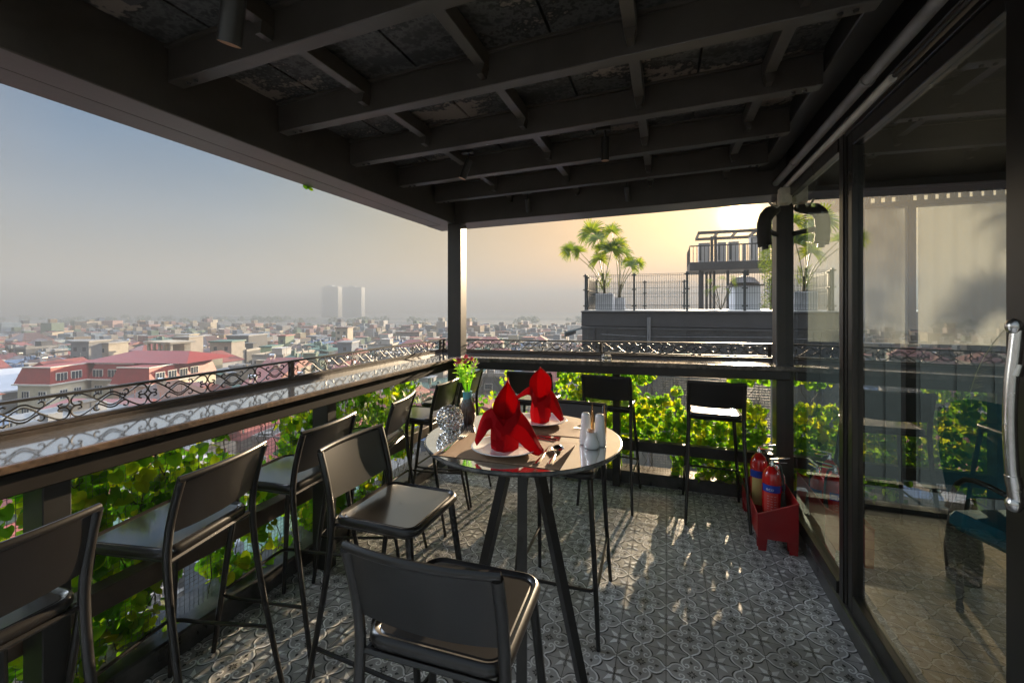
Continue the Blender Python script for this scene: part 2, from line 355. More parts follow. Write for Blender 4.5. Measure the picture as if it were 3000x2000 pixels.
ct = MB(); ct.box(-1.80, -1.765, -2.0, 3.44, .955, 1.0215, bev=.004); child(ct, 'apron', mat('apron_paint', (0.016, 0.013, 0.011), 0.6, var=.2, vscale=3, spec=.15), bc)
ct = MB(); ct.box(-1.764, .80, 3.445, 3.48, .955, 1.0195, bev=.004); ct.xf(tl); child(ct, 'apron', steel, bc)
for (x0, y0) in ((-1.92, -.5), (-1.92, .77), (-1.92, 1.96)):
    ct = MB(); ct.box(x0, x0 + .11, y0, y0 + .07, .0, 1.02, bev=.003); child(ct, 'leg', steel, bc)
for x0 in (-.40, .0):
    if x0 < 0:
        ct = MB(); ct.box(x0 - .03, x0 + .03, 3.70, 3.80, 0, 1.02, bev=.003); child(ct, 'leg', steel, bc)
ct = MB(); ct.box(-2.04, -1.965, -2.0, 3.78, .37, .455, bev=.004); child(ct, 'lower_rail', mat('brown_rail', (0.05, 0.035, 0.026), 0.45, col2=(0.10, 0.065, 0.045), vscale=4, bump=.2), bc)
ct = MB(); ct.box(-1.96, .755, 3.74, 3.805, .30, .385, bev=.004); child(ct, 'lower_rail', steel, bc)

# ================================================================ WROUGHT IRON RAILINGS
def scroll_unit(L, H):
    """one repeat of the wrought-iron ornament: crossing diagonals that end in paired C-scrolls, an eye, and curled waves"""
    A = [(.088, .66), (.13, .62), (.115, .52), (.05, .515), (.008, .70), (.04, .93), (.12, .985), (.25, .76), (.36, .50), (.43, .33), (.50, .26)]
    A = A + [(1 - s, h) for s, h in A[-2::-1]]
    W = [(.345, .83), (.315, .89), (.28, .82), (.285, .68), (.33, .62), (.39, .70), (.45, .82), (.5, .85)]
    W = W + [(1 - s, h) for s, h in W[-2::-1]]
    P = []
    for c in (A, W):
        P.append([(s * L, h * H) for s, h in c]); P.append([(s * L, (1 - h) * H) for s, h in c])
    return P
def railing(label, A, B, z0, z1, posts, unit, tilt, group='iron railings'):
    A = Vector(A); B = Vector(B); d = (B - A); L = d.length; d.normalize(); root = empty('iron_railing', (A.x, A.y, z0)); tag(root, label, 'railing', group)
    def mp(s, h, o=0): p = A + d * s; n = Vector((-d.y, d.x)) * o; return Vector((p.x + n.x, p.y + n.y, h))
    def fin(mb, nm, m):
        if tilt: mb.xf(tl)
        return child(mb, nm, m, root)
    def bar(h0, h1, w, nm, m):
        mb = MB(); q = [mp(0, h0, -w), mp(L, h0, -w), mp(L, h0, w), mp(0, h0, w), mp(0, h1, -w), mp(L, h1, -w), mp(L, h1, w), mp(0, h1, w)]
        if tilt:   # split so the tilt follows
            pass
        mb.add(q, [(0, 1, 2, 3), (4, 5, 6, 7), (0, 1, 5, 4), (2, 3, 7, 6), (1, 2, 6, 5), (0, 3, 7, 4)]); fin(mb, nm, m)
    bar(z1 - .010, z1, .012, 'top_rail', ironm); bar(z0, z0 + .012, .012, 'bottom_rail', ironbar)
    bar(z0 - .026, z0 - .002, .02, 'base_bar', ironbar)
    for s_ in posts:
        mb = MB(); p = mp(s_, 0); mb.box(p.x - .011, p.x + .011, p.y - .011, p.y + .011, z0 + .0125, z1 - .0105); fin(mb, 'post', ironbar)
    mb = MB(); H = z1 - z0 - .024; P = scroll_unit(unit, H); k = 0
    while k * unit < L:
        for pl in P:
            c = cat_rom(pl, 4); pts = [mp(k * unit + a, z0 + .013 + b, 0) for a, b in c if k * unit + a < L and k * unit + a > -.01]
            if len(pts) > 2: mb.tube(pts, .0031, 5, cap=False)
        k += 1
    fin(mb, 'scrollwork', ironm)
    return root
ZR0, ZR1 = 1.072, 1.182
railing('long left wrought-iron scroll railing behind the bar counter facing the city', (-2.10, -1.6), (-2.10, 3.79), ZR0, ZR1, [1.78, 3.58, 5.38], .257, False)
railing('back wrought-iron scroll railing below the rooftop palms', (-2.09, 3.80), (.76, 3.80), ZR0, ZR1, [.02, 1.55, 2.83], .257, True)

# ================================================================ WIRE MESH under the counters
def wmesh(label, A, B, z0, z1, tilt=False):
    A = Vector(A); B = Vector(B); L = (B - A).length; d = (B - A).normalized(); mb = MB(); st = .021; w = .0011
    nrm = Vector((-d.y, d.x))
    k = 0
    while k * st < L:
        p = A + d * (k * st + rnd.uniform(-.002, .002)); mb.tube([(p.x, p.y, z0), (p.x, p.y, z1)], w, 3, cap=False); k += 1
    k = 0
    while z0 + k * st < z1:
        z = z0 + k * st; mb.tube([(A.x, A.y, z), (B.x, B.y, z)], w, 3, cap=False); k += 1
    o = mb.build('wire_mesh', wirem, rec=False); tag(o, label, 'mesh screen', 'fine wire mesh screens'); return o
wmesh('fine wire mesh screen filling the left side below the bar counter', (-2.075, -1.2), (-2.075, 3.82), .10, 1.02)
wmesh('fine wire mesh screen filling the back side below the bar counter', (-2.07, 3.86), (.76, 3.86), .10, 1.03)

# ================================================================ VINES
LEAF = [(0, 0), (.38, -.14), (.56, .12), (.5, .5), (.26, .82), (0, 1.0), (-.26, .82), (-.5, .5), (-.56, .12), (-.38, -.14)]
def leaf(mb, p, n, up, s, curl=.12):
    n = n.normalized(); up = (up - n * up.dot(n)).normalized(); r = up.cross(n); o = len(mb.v)
    vs = [p + up * (.35 * s) + n * (curl * s * .5)]
    for (a, b) in LEAF: vs.append(p + r * (a * s) + up * (b * s) - n * (curl * s * (abs(a) + .3 * b)))
    mb.add(vs, [(0, i, i % 10 + 1) for i in range(1, 11)], 0, False)
def vine(label, along, s0, s1, z0, z1, count, holes=0.35, seed=1):
    rg = random.Random(seed); mb = MB(); st = MB(); pl = along[1]
    def pos(s, z, o): return Vector((pl - o, s, z)) if along[0] == 'x' else Vector((s, pl + o, z))
    outn = Vector((1, 0, 0)) if along[0] == 'x' else Vector((0, -1, 0))
    k = 0; tries = 0
    while k < count and tries < count * 12:
        tries += 1; s = rg.uniform(s0, s1); z = rg.uniform(z0, z1)
        nv = noise.noise(Vector((s * 2.6 + seed * 3.1, z * 3.0, seed))) + .35 * noise.noise(Vector((s * 8, z * 8, seed)))
        edge = min((s - s0), (s1 - s)) * 1.2 + .02
        if nv < holes - .5 + (0.25 * max(0, (z - (z0 + .86 * (z1 - z0))) / (z1 - z0) * 5)) - min(.3, edge) * .2: continue
        o = rg.uniform(.0, .14) if rg.random() < .8 else rg.uniform(-.05, 0)
        n = outn + Vector((rg.gauss(0, .55), rg.gauss(0, .55), rg.gauss(.25, .45)))
        u = Vector((rg.gauss(0, .6), rg.gauss(0, .6), -1)); leaf(mb, pos(s, z, o), n, u, rg.uniform(.024, .058)); k += 1
    root = empty('climbing_vine', pos((s0 + s1) / 2, 0.1, .03)); tag(root, label, 'vine', 'climbing vines on the mesh')
    for i in range(int((s1 - s0) * 9) + 3):
        s = rg.uniform(s0, s1); z = z0; pts = []
        while z < z1 - .02:
            pts.append(pos(s, z, rg.uniform(.0, .03))); z += .06; s = min(max(s + rg.gauss(0, .035), s0), s1)
        if len(pts) > 2: st.tube(pts, .0022, 4, cap=False)
    child(mb, 'foliage', vineleaf, root, rec=False); child(st, 'stem', stemm, root, rec=False); return root
vine('dark green vine under the near left end of the counter beside the nearest stool', ('x', -2.085), -.4, .86, .08, .96, 1400, .34, 3)
vine('bright yellow-green vine behind the second stool of the left row', ('x', -2.085), .86, 1.5, .06, .94, 1300, .34, 5)
vine('green vine behind the third stool of the left row', ('x', -2.085), 1.5, 2.45, .06, .95, 1500, .35, 8)
vine('dark leafy vine on the left mesh near the corner post', ('x', -2.085), 2.45, 3.35, .06, .97, 1150, .38, 11)
vine('sparse vine with yellow leaves on the back mesh left of the red napkins', ('y', 3.87), -1.95, -.95, .06, .90, 230, .62, 14)
vine('bright sunlit vine on the back mesh between the two middle back stools', ('y', 3.87), -.95, .05, .06, .99, 1700, .27, 17)
vine('bright sunlit vine on the back mesh beside the right-hand back stool', ('y', 3.87), .05, .74, .06, .96, 1200, .29, 19)
# a single sprig hanging over the roof edge
sp = MB(); q = onY(893, 545, 3.0); q = Vector((-2.12, 0, 0)); d = ray(893, 547); t = -2.13 / d[0]; q = Vector((d[0] * t, d[1] * t, EYE + d[2] * t))
leaf(sp, q + Vector((0, 0, .01)), Vector((1, -.3, .2)), Vector((0, .5, -1)), .03); leaf(sp, q + Vector((0, .04, .0)), Vector((1, -.3, .4)), Vector((0, 1, -.5)), .026); leaf(sp, q + Vector((.01, .02, .01)), Vector((.6, -.6, .2)), Vector((0, .1, -1)), .024)
sp.tube([q + Vector((0, -.03, .05)), q + Vector((0, 0, .015)), q + Vector((0, .05, .0))], .0016, 4)
tag(sp.build('vine_sprig', vineleaf, rec=False), 'small green leaf sprig hanging over the edge of the roof beam', 'sprig')

# ================================================================ POSTS
def post(label, x0, x1, y0, y1, z0, z1, m=None):
    mb = MB(); mb.box(x0, x1, y0, y1, z0, z1, bev=.004); o = mb.build('steel_post', m or steel); tag(o, label, 'post', 'roof posts'); return o
pm = mat('post_paint', (0.03, 0.026, 0.023), 0.4, col2=(0.05, 0.04, 0.033), vscale=3, bump=.08)
post('square black roof post at the far left corner of the terrace', -1.88, -1.748, 3.516, 3.64, 0, 2.25, pm)
post('square black roof post at the right end of the back counter beside the glass wall', .757, .885, 3.65, 3.79, .0905, 2.32, pm)

# ================================================================ ROOF
RB = .25
rf = empty('roof', (-.6, 1.5, 2.3)); tag(rf, 'black painted steel and board roof with beams and joists over the terrace', 'roof')
def rpart(mb, nm, m): mb.xf(lambda p: tl(Vector((p.x, p.y - .032 * max(0, p.x + 1.82), p.z)))); return child(mb, nm, m, rf)
b = MB(); b.box(-2.12, -1.975, RB, 3.555, 2.252, 2.60, bev=.004); rpart(b, 'edge_beam', beamm)
b = MB(); b.box(-1.972, -1.82, RB, 3.555, 2.250, 2.60, bev=.004); rpart(b, 'edge_beam', beamm)
b = MB(); b.box(-2.145, -2.123, RB, 3.86, 2.262, 2.62, bev=.003); rpart(b, 'gutter_edge', steel)
b = MB(); b.box(-2.12, .95, 3.558, 3.84, 2.250, 2.60, bev=.004); rpart(b, 'back_beam', beamm)
b = MB(); b.box(.60, .70, RB, 3.555, 2.42, 2.60, bev=.004); rpart(b, 'side_beam', steel)
b = MB(); b.box(.78, .93, RB, 3.64, 2.325, 2.60, bev=.004); rpart(b, 'side_beam', steel)
RB = .25; jy = [.59, 1.13, 1.635, 2.155, 2.66, 3.17]
for y in jy:
    b = MB(); b.box(-1.818, .598, y, y + .058, 2.365, 2.495, bev=.003); b.box(-1.818, .598, y - .012, y + .07, 2.4955, 2.505); rpart(b, 'joist', beamm)
    bo = MB()
    for xx in (-1.74, -1.70, .50, .54): bo.lathe([(.001, 2.3565), (.007, 2.3575), (.009, 2.3645), (.001, 2.3645)], xx, y + .029, 8)
    rpart(bo, 'bolt', steel)
alln = sorted(jy) + [3.5]
for i in range(len(alln) - 1):
    for x0 in (-1.27, -.69, -.12, .40):
        b = MB(); y0 = alln[i] + .0585; y1 = (alln[i + 1] - .0005) if alln[i + 1] < 3.5 else 3.5575
        b.box(x0 - .022, x0 + .022, y0, y1, 2.43, 2.495, bev=.002)
        b.prism([(x0 - .021, 2.4305), (x0 + .021, 2.4305), (x0 + .012, 2.392), (x0 - .012, 2.392)], y1 - .05, y1 - .001); rpart(b, 'crosspiece', beamm)
y = -2.4; k = 0; xw = [-1.818, -1.56, -1.0, -.41, .13, .60]
for xi in range(5):
    for y0, y1 in ((RB + .02, .62), (.623, 1.66), (1.663, 2.68), (2.683, 3.555)):
        b = MB(); b.box(xw[xi] + .006, xw[xi + 1] - .006, y0, y1, 2.506, 2.53); rpart(b, 'ceiling_board', deckm)
b = MB(); b.box(-2.14, .95, RB - .02, 3.85, 2.601, 2.66); b.box(-1.818, .78, RB, 3.555, 2.531, 2.60); rpart(b, 'roof_deck', steel)

# ================================================================ SPOT LIGHTS and tracks
def spot(label, p, d, L=.13, r=.026, wire=True, group='black spotlights under the roof'):
    p = Vector(p); d = Vector(d).normalized(); root = empty('spotlight', p); tag(root, label, 'spotlight', group)
    mb = MB(); mb.tube([p, p + d * L], r, 20, cap=False); e = p + d * L
    mb.tube([p - d * .002, p + d * .002], r * .99, 20); child(mb, 'lamp_body', lampb, root)
    mb = MB(); mb.tube([e - d * .0005, e - d * .03], [r * .93, r * .55], 20, cap=True); child(mb, 'reflector', lampin, root, sharp=80)
    mb = MB(); mb.tube([p + d * .02 + Vector((.0, 0, .0)), p + Vector((0, 0, .045))], .006, 8); mb.box(p.x - .05, p.x + .03, p.y - .014, p.y + .014, p.z + .042, p.z + .062, bev=.003); child(mb, 'bracket', lampb, root)
spot('large spotlight nearest the camera at the top left with a warm inner rim', onT(688, -40, 1.2), (-.32, .13, -1), .15, .031)
pa = onY(1374, 470, 2.42); spot('spotlight tilted to the left on the track above the table', pa, (-.35, -.12, -1), .12, .023)
pb = onY(1773, 405, 2.42); spot('spotlight hanging straight down at the middle of the ceiling', pb, (0, 0, -1), .125, .022)
pc = onY(1545, 583, 3.42); spot('small far spotlight turned sideways near the back beam, left of the pair', pc, (-.03, .5, -1), .11, .022)
pd = onY(1836, 548, 3.42); spot('small far spotlight turned sideways near the back beam, right of the pair', pd, (.1, .5, -1), .11, .022)
def track(label, x0, x1, y, z):
    mb = MB(); mb.box(x0, x1, y - .017, y + .017, z, z + .022, bev=.003); mb.box(x0 + .1, x0 + .16, y - .03, y + .03, z + .0225, z + .04); o = mb.build('light_track', lampb); tag(o, label, 'light track', 'lighting tracks')
track('black lighting track between joists above the table holding two spotlights', -1.35, -.05, 2.42, pb.z + .064)
track('black lighting track near the back beam holding two small spotlights', -1.2, .1, 3.42, pd.z + .064)
track('black lighting track at the near left holding the large spotlight', -1.6, -.4, onT(688, -40, 1.2).y, onT(688, -40, 1.2).z + .064)

# ================================================================ PIPES along the glass wall
pp = MB(); pp.tube([(.718, -1.5, 2.36), (.718, 3.50, 2.36)], .021, 14); 
for y in (.3, 1.18, 2.0, 3.0): pp.tube([(.718, y, 2.36), (.718, y + .02, 2.36)], .025, 14)
tag(pp.build('conduit_pipe', pipeg), 'thick grey conduit pipe running under the roof along the glass wall', 'pipe', 'pipes under the roof')
pp = MB(); pp.tube([(.772, 1.95, 2.33), (.772, 3.46, 2.325)], .015, 12); tag(pp.build('conduit_pipe', pipew), 'cream conduit pipe entering the junction box above the far right post', 'pipe', 'pipes under the roof')
pp = MB(); pp.tube([(.772, -1.5, 2.335), (.772, 1.93, 2.33)], .009, 10)
for y in (.4, .9, 1.4): pp.tube([(.772, y, 2.335), (.772, y + .02, 2.335)], .014, 10)
tag(pp.build('conduit_pipe', steel), 'thin black conduit with clips along the top of the glass door', 'pipe', 'pipes under the roof')
jb = empty('junction_box', (.80, 3.56, 2.22)); tag(jb, 'cream junction box with cable on top of the far right post', 'junction box')
b = MB(); b.box(.728, .805, 3.42, 3.50, 2.205, 2.318, bev=.006); child(b, 'box_body', boxm, jb)
b = MB(); b.box(.731, .802, 3.411, 3.419, 2.21, 2.313, bev=.002); child(b, 'box_lid', boxm, jb)
b = MB(); b.tube(cat_rom([(.735, 3.46, 2.206), (.72, 3.46, 2.192), (.70, 3.47, 2.20), (.68, 3.49, 2.235)], 4), .008, 8); child(b, 'cable', pipew, jb)
el = empty('insulated_pipe', (.63, 3.45, 2.2)); tag(el, 'fat black insulated pipe elbow hanging beside the far right post', 'pipe')
b = MB(); pts = cat_rom([(.748, 3.60, 2.205), (.73, 3.56, 2.19), (.705, 3.50, 2.175), (.668, 3.46, 2.15), (.643, 3.45, 2.10), (.638, 3.45, 2.02), (.642, 3.45, 1.95), (.646, 3.45, 1.925)], 4)
b.tube(pts, [.027 + .017 * min(1, i / 12) + .0015 * math.sin(i * 1.9) for i in range(len(pts))], 16); child(b, 'insulation', insul, el)
b = MB(); b.tube([(.646, 3.45, 1.925), (.648, 3.45, 1.90)], .021, 12); child(b, 'pipe_end', steel, el)
b = MB(); b.tube([(.66, 3.46, 2.03), (.757, 3.66, 2.03)], .018, 8); b.tube([(.60, 3.45, 2.05), (.68, 3.45, 2.045)], .002, 5); child(b, 'bracket', steel, el)

# ================================================================ GLASS WALL and door
gw = empty('glass_partition', (.80, 3.0, .09)); tag(gw, 'fixed framed glass pane between the far right post and the glass door', 'glass wall')
def gp(mb, nm, m, r): return child(mb, nm, m, r)
frm = mat('frame_aluminium', (0.045, 0.04, 0.036), 0.3, 0.6, var=0.15, vscale=3)
b = MB(); b.box(.812, .82, 2.545, 3.64, .155, 2.255); gp(b, 'pane', panefix, gw)
b = MB(); b.box(.785, .845, 2.545, 3.645, .0915, .154, bev=.003); b.box(.79, .84, 2.545, 3.645, 2.256, 2.325, bev=.003); gp(b, 'frame', frm, gw)
b = MB(); b.box(.795, .835, 2.457, 2.54, .0915, 2.324, bev=.004); b.box(.789, .7945, 2.475, 2.522, .0915, 2.32, bev=.001); gp(b, 'stile', frm, gw)
gd = empty('glass_door', (.83, 1.9, .09)); tag(gd, 'tall glass door with black frame and long steel pull handle at the right', 'door')
b = MB(); b.box(.822, .830, 1.443, 2.40, .175, 2.24); gp(b, 'pane', pane, gd)
b = MB(); b.box(.80, .85, 2.40, 2.45, .0915, 2.30, bev=.003); b.box(.80, .85, 1.25, 1.442, .0915, 2.30, bev=.003)
b.box(.80, .85, 1.4425, 2.3995, .0915, .174, bev=.003); b.box(.80, .85, 1.4425, 2.3995, 2.2405, 2.30, bev=.003); gp(b, 'frame', frm, gd)
b = MB(); b.box(.79, .86, -2.0, 2.455, 2.301, 2.324, bev=.002); gp(b, 'header', frm, gd)
hc = [(.742, 1.300, 1.448), (.738, 1.300, 1.40), (.731, 1.300, 1.32), (.729, 1.300, 1.23), (.733, 1.300, 1.13), (.740, 1.300, 1.065)]
h = empty('handle', (0, 0, 0), 0, gd); h.location = (0, 0, 0)
b = MB(); b.tube(cat_rom(hc, 6), .0122, 20); b.tube([(.7415, 1.300, 1.37), (.7355, 1.300, 1.345)], .0140, 20); b.tube([(.7335, 1.300, 1.12), (.737, 1.300, 1.095)], .0140, 20)
child(b, 'grip', brushed, gd)
bpy.data.objects.remove(h)
for z in (1.455, 1.055):
    b = MB(); b.tube([(.742, 1.300, z), (.80, 1.305, z)], .009, 12); b.lathe([(.001, z - .018), (.010, z - .014), (.0145, z - .004), (.0145, z + .006), (.010, z + .014), (.001, z + .018)], .736, 1.300, 16); child(b, 'handle_bracket', brushed, gd)
# next fixed pane nearer than the door (only beside the camera, outside the view)
gw2 = empty('glass_partition', (.80, .6, .09)); tag(gw2, 'fixed framed glass pane nearest the camera, right of the door handle', 'glass wall')
b = MB(); b.box(.812, .82, -1.9, 1.19, .155, 2.255); gp(b, 'pane', pane, gw2)
b = MB(); b.box(.785, .845, -1.9, 1.19, .0915, .154); b.box(.79, .84, -1.9, 1.19, 2.256, 2.30); b.box(.79, .85, 1.1905, 1.2495, .0915, 2.30, bev=.003); gp(b, 'frame', frm, gw2)
# ================================================================ BAR STOOLS
def rrect(w, d, r, n=6, cx=0, cy=0):
    P = []
    for (sx, sy, a0) in ((1, 1, 0), (-1, 1, 90), (-1, -1, 180), (1, -1, 270)):
        for i in range(n + 1):
            a = R(a0 + 90 * i / n); P.append((cx + sx * (w - r) + r * math.cos(a), cy + sy * (d - r) + r * math.sin(a)))
    return P
def make_stool():
    root = empty('bar_stool'); SZ = .745
    # seat: pressed sheet with rolled rim, groove and drain hole
    b = MB(); prof = [(0.0, -.004), (.150, -.004), (.1535, -.0065), (.1565, -.0035), (.166, .001), (.172, -.002), (.1765, -.010), (.1765, -.022), (.170, -.030), (.160, -.031)]
    rings = []
    for (rr, dz) in prof[1:]:
        k = rr / .1765; rings.append([(x, y, SZ + dz) for x, y in rrect(.1765 - (.1765 - rr), .172 - (.1765 - rr), max(.012, .055 - (.1765 - rr)), 6)])
    vs = [p for r_ in rings for p in r_]; n = len(rings[0]); fs = []
    for i in range(len(rings) - 1):
        for j in range(n): fs.append((i * n + j, i * n + (j + 1) % n, (i + 1) * n + (j + 1) % n, (i + 1) * n + j))
    # top with small hole
    o = len(vs); hr = .005
    for j in range(n):
        x, y, z = rings[0][j]; a = math.atan2(y, x); vs.append((hr * math.cos(a), hr * math.sin(a), SZ - .004))
    b.add(vs, fs, 1, True); top = [vs[j] for j in range(n)] + vs[o:]; b.add(top, [(n + j, n + (j + 1) % n, (j + 1) % n, j) for j in range(n)], 0, False); b.add([(x, y, SZ - .018) for x, y in rrect(.165, .16, .05, 4)], [tuple(range(20))], 1); b.build('seat', [seatm, stoolm], root, sharp=50)
    # legs
    for sx in (1, -1):
        b = MB(); b.tube([(sx * .150, .135, SZ - .025), (sx * .170, .168, .45), (sx * .190, .200, .16), (sx * .200, .218, 0)], [.0135, .0125, .011, .0095], 10); b.build('leg', stoolm, root)
        up = cat_rom([(sx * .200, -.290, 0), (sx * .188, -.240, .25), (sx * .178, -.192, .52), (sx * .176, -.172, .70), (sx * .176, -.178, .80), (sx * .176, -.198, .89), (sx * .176, -.222, .968)], 4)
        b = MB(); b.tube(up, [.0100 + .0035 * min(1, i / 12) for i in range(len(up))], 10, flat=.85); b.build('leg', stoolm, root)
    # foot rest: a U with round corners reaching the rear legs
    b = MB(); U = cat_rom([(.186, -.236, .262), (.188, .06, .245), (.188, .150, .243), (.172, .192, .243), (.13, .205, .243), (-.13, .205, .243), (-.172, .192, .243), (-.188, .150, .243), (-.188, .06, .245), (-.186, -.236, .262)], 4)
    b.tube(U, .0075, 8); b.build('foot_rest', stoolm, root)
    # back sheet, slightly bowed, with a rolled top edge
    b = MB(); nx, nz = 14, 8; vs = []; fs = []
    def bp(x, z):
        t = (z - .80) / .168; base = -.178 - .044 * t; bow = -.018 * (1 - (x / .17) ** 2); return (x, base + bow * (.6 + .4 * t), z)
    for s_ in (0, 1):
        for i in range(nz + 1):
            for j in range(nx + 1):
                x = -.168 + .336 * j / nx; dip = .010 * (1 - (x / .168) ** 2); z = (.80 - dip) + (.170 + dip) * i / nz; p = bp(x, z); vs.append((p[0], p[1] + (.0012 if s_ else -.0012), p[2]))
    m = (nx + 1) * (nz + 1)
    for s_ in (0, 1):
        for i in range(nz):
            for j in range(nx):
                a = s_ * m + i * (nx + 1) + j; q = (a, a + 1, a + nx + 2, a + nx + 1); fs.append(q if s_ else q[::-1])
    for j in range(nx): fs.append((j, j + 1, m + j + 1, m + j)); a = nz * (nx + 1) + j; fs.append((a, a + 1, m + a + 1, m + a))
    b.add(vs, fs, 0, True); b.build('backrest', stoolm, root, sharp=60)
    b = MB(); b.tube([(lambda q: (q[0], q[1] + .001, q[2]))(bp(-.183 + .366 * i / 16, .972)) for i in range(17)], .0105, 10, flat=.8); b.build('back_rim', stoolm, root)
    b = MB()
    b.tube([(-.150, .130, SZ - .036), (.150, .130, SZ - .036)], .008, 6); b.tube([(-.17, -.168, SZ - .036), (.17, -.168, SZ - .036)], .008, 6)
    b.tube([(-.158, -.165, SZ - .036), (-.150, .13, SZ - .036)], .008, 6); b.tube([(.158, -.165, SZ - .036), (.150, .13, SZ - .036)], .008, 6)
    b.build('seat_frame', stoolm, root)
    return root
stool0 = make_stool(); s_parts = list(stool0.children)
def copy_root(root, parts):
    r = root.copy(); C.objects.link(r)
    for p in parts: c = p.copy(); C.objects.link(c); c.parent = r; c.matrix_parent_inverse = p.matrix_parent_inverse
    return r
stools = [
 (-1.615, .515, 93, 'black metal bar stool cut off by the left picture edge, nearest of the left row', 'row'),
 (-1.645, 1.035, 101, 'black metal bar stool second from the front in the left counter row', 'row'),
 (-1.655, 1.555, 95, 'black metal bar stool third in the left row beyond the shiny seated stool', 'row'),
 (-1.645, 2.10, 104, 'black metal bar stool fourth in the left row, left of the crystal candle holder', 'row'),
 (-1.66, 2.70, 93, 'black metal bar stool fifth in the left row, behind the flower vase', 'row'),
 (-1.67, 3.14, 91, 'black metal bar stool in the far corner below the corner post', 'row'),
 (-1.03, 3.50, 0, 'black metal bar stool at the back counter partly hidden by the red napkins', 'back'),
 (-.42, 3.52, -3, 'black metal bar stool in the middle of the back counter above the salt shakers', 'back'),
 (.32, 3.50, 0, 'black metal stool at right end of the back counter beside the fire extinguishers', 'back'),
 (-.965, 1.425, -90, 'black metal bar stool left of the round table, its shiny seat fully visible', 'tab'),
 (-.495, 1.00, 2, 'nearest foreground black bar stool, its curved back to the camera before the table', 'tab'),
 (-.485, 2.12, 181, 'black metal bar stool on the far side of the round table behind the white shakers', 'tab')]
G = {'row': 'stools along the left counter', 'back': 'stools at the back counter', 'tab': 'stools round the table'}
for i, (x, y, a, lab, g) in enumerate(stools):
    o = stool0 if i == 0 else copy_root(stool0, s_parts); o.location = (x, y, .0025); o.rotation_euler = (0, 0, R(a)); tag(o, lab, 'bar stool', G[g])

# ================================================================ ROUND TABLE
TX, TY, TZ = -.494, 1.50, 1.03
tb = empty('round_table', (TX, TY, 0)); tag(tb, 'round bar table with glossy grey stone top on splayed black legs, laid for two', 'table')
b = MB(); pr = [(.0005, TZ - .018), (.340, TZ - .018), (.349, TZ - .014), (.3525, TZ - .008), (.3505, TZ - .002), (.347, TZ), (.0005, TZ)]
b.lathe(pr, TX, TY, 96)
for fi in range(len(b.f)):
    zz_ = [b.v[k][2] for k in b.f[fi]]; rr_ = [math.hypot(b.v[k][0] - TX, b.v[k][1] - TY) for k in b.f[fi]]
    if min(zz_) < TZ - .0001: b.m[fi] = 1
child(b, 'tabletop', [tabstone, mat('table_rim_stone', (0.03, 0.03, 0.03), 0.12, col2=(0.15, 0.14, 0.13), vscale=18)], tb, sharp=25)
b = MB(); b.lathe([(.06, TZ - .03), (.13, TZ - .0305), (.13, TZ - .019), (.06, TZ - .0185)], TX, TY, 24); child(b, 'mounting_plate', steel, tb)
legm = mat('table_leg_steel', (0.022, 0.020, 0.019), 0.38, var=.2, vscale=4, bump=.06, bscale=70)
for a, r1 in ((52, .285), (168, .30), (287, .285)):
    b = MB(); c, s = math.cos(R(a)), math.sin(R(a)); b.tube([(TX + c * .045, TY + s * .045, TZ - .031), (TX + c * r1, TY + s * r1, 0.003)], .0235, 4, up=(-s, c, 0)); child(b, 'leg', legm, tb)
b = MB(); b.tube([(TX, TY, TZ - .031), (TX, TY, .003)], .018, 4); child(b, 'centre_post', legm, tb)

# placemats
def placemat(label, P):
    b = MB(); n = len(P); zs = (TZ + .0008, TZ + .0022); g = 14; vs = []; fs = []
    A, B_, C_, D_ = [Vector(p) for p in P]
    for k in (0, 1):
        for i in range(g + 1):
            for j in range(g + 1):
                u = i / g; v = j / g; p = A * (1 - u) * (1 - v) + B_ * u * (1 - v) + C_ * u * v + D_ * (1 - u) * v
                rr = math.hypot(p.x - TX, p.y - TY); sag = max(0, rr - .350) ** 1.2 * .35
                vs.append((p.x, p.y, zs[k] - sag))
    m = (g + 1) ** 2
    for k in (0, 1):
        for i in range(g):
            for j in range(g):
                a = k * m + i * (g + 1) + j; fs.append((a, a + 1, a + g + 2, a + g + 1))
    for i in range(g):
        for (a, c) in ((i, i + 1), (g * (g + 1) + i, g * (g + 1) + i + 1), (i * (g + 1), (i + 1) * (g + 1)), (i * (g + 1) + g, (i + 1) * (g + 1) + g)): fs.append((a, c, m + c, m + a))
    b.add(vs, fs, 0, False); o = b.build('placemat', mato); tag(o, label, 'placemat', 'brown placemats'); return o
def tz(u, v, z=TZ + .002): p = onZ(u, v, z); return (p.x, p.y)
fm = [tz(1267, 1331), tz(1638, 1376), tz(1689, 1297), tz(1372, 1266)]
print('mat', fm)
# keep the near mat a true rectangle of the measured size
def rect_from(c, w, d, ang):
    ca, sa = math.cos(ang), math.sin(ang); return [(c[0] + x * ca - y * sa, c[1] + x * sa + y * ca) for x, y in ((-w / 2, -d / 2), (w / 2, -d / 2), (w / 2, d / 2), (-w / 2, d / 2))]
cx = sum(p[0] for p in fm) / 4; cy = sum(p[1] for p in fm) / 4
ang = math.atan2(fm[1][1] - fm[0][1], fm[1][0] - fm[0][0]); print('c', cx, cy, math.degrees(ang), math.dist(fm[0], fm[1]), math.dist(fm[1], fm[2]))
placemat('brown woven placemat nearer the camera under the front plate', fm)
bm_ = [tz(1545, 1271), tz(1700, 1286), tz(1712, 1236), tz(1560, 1222)]
placemat('brown woven placemat on the far side of the table under the back plate', [tz(1463, 1262), tz(1702, 1281), tz(1727, 1243), tz(1480, 1209)])

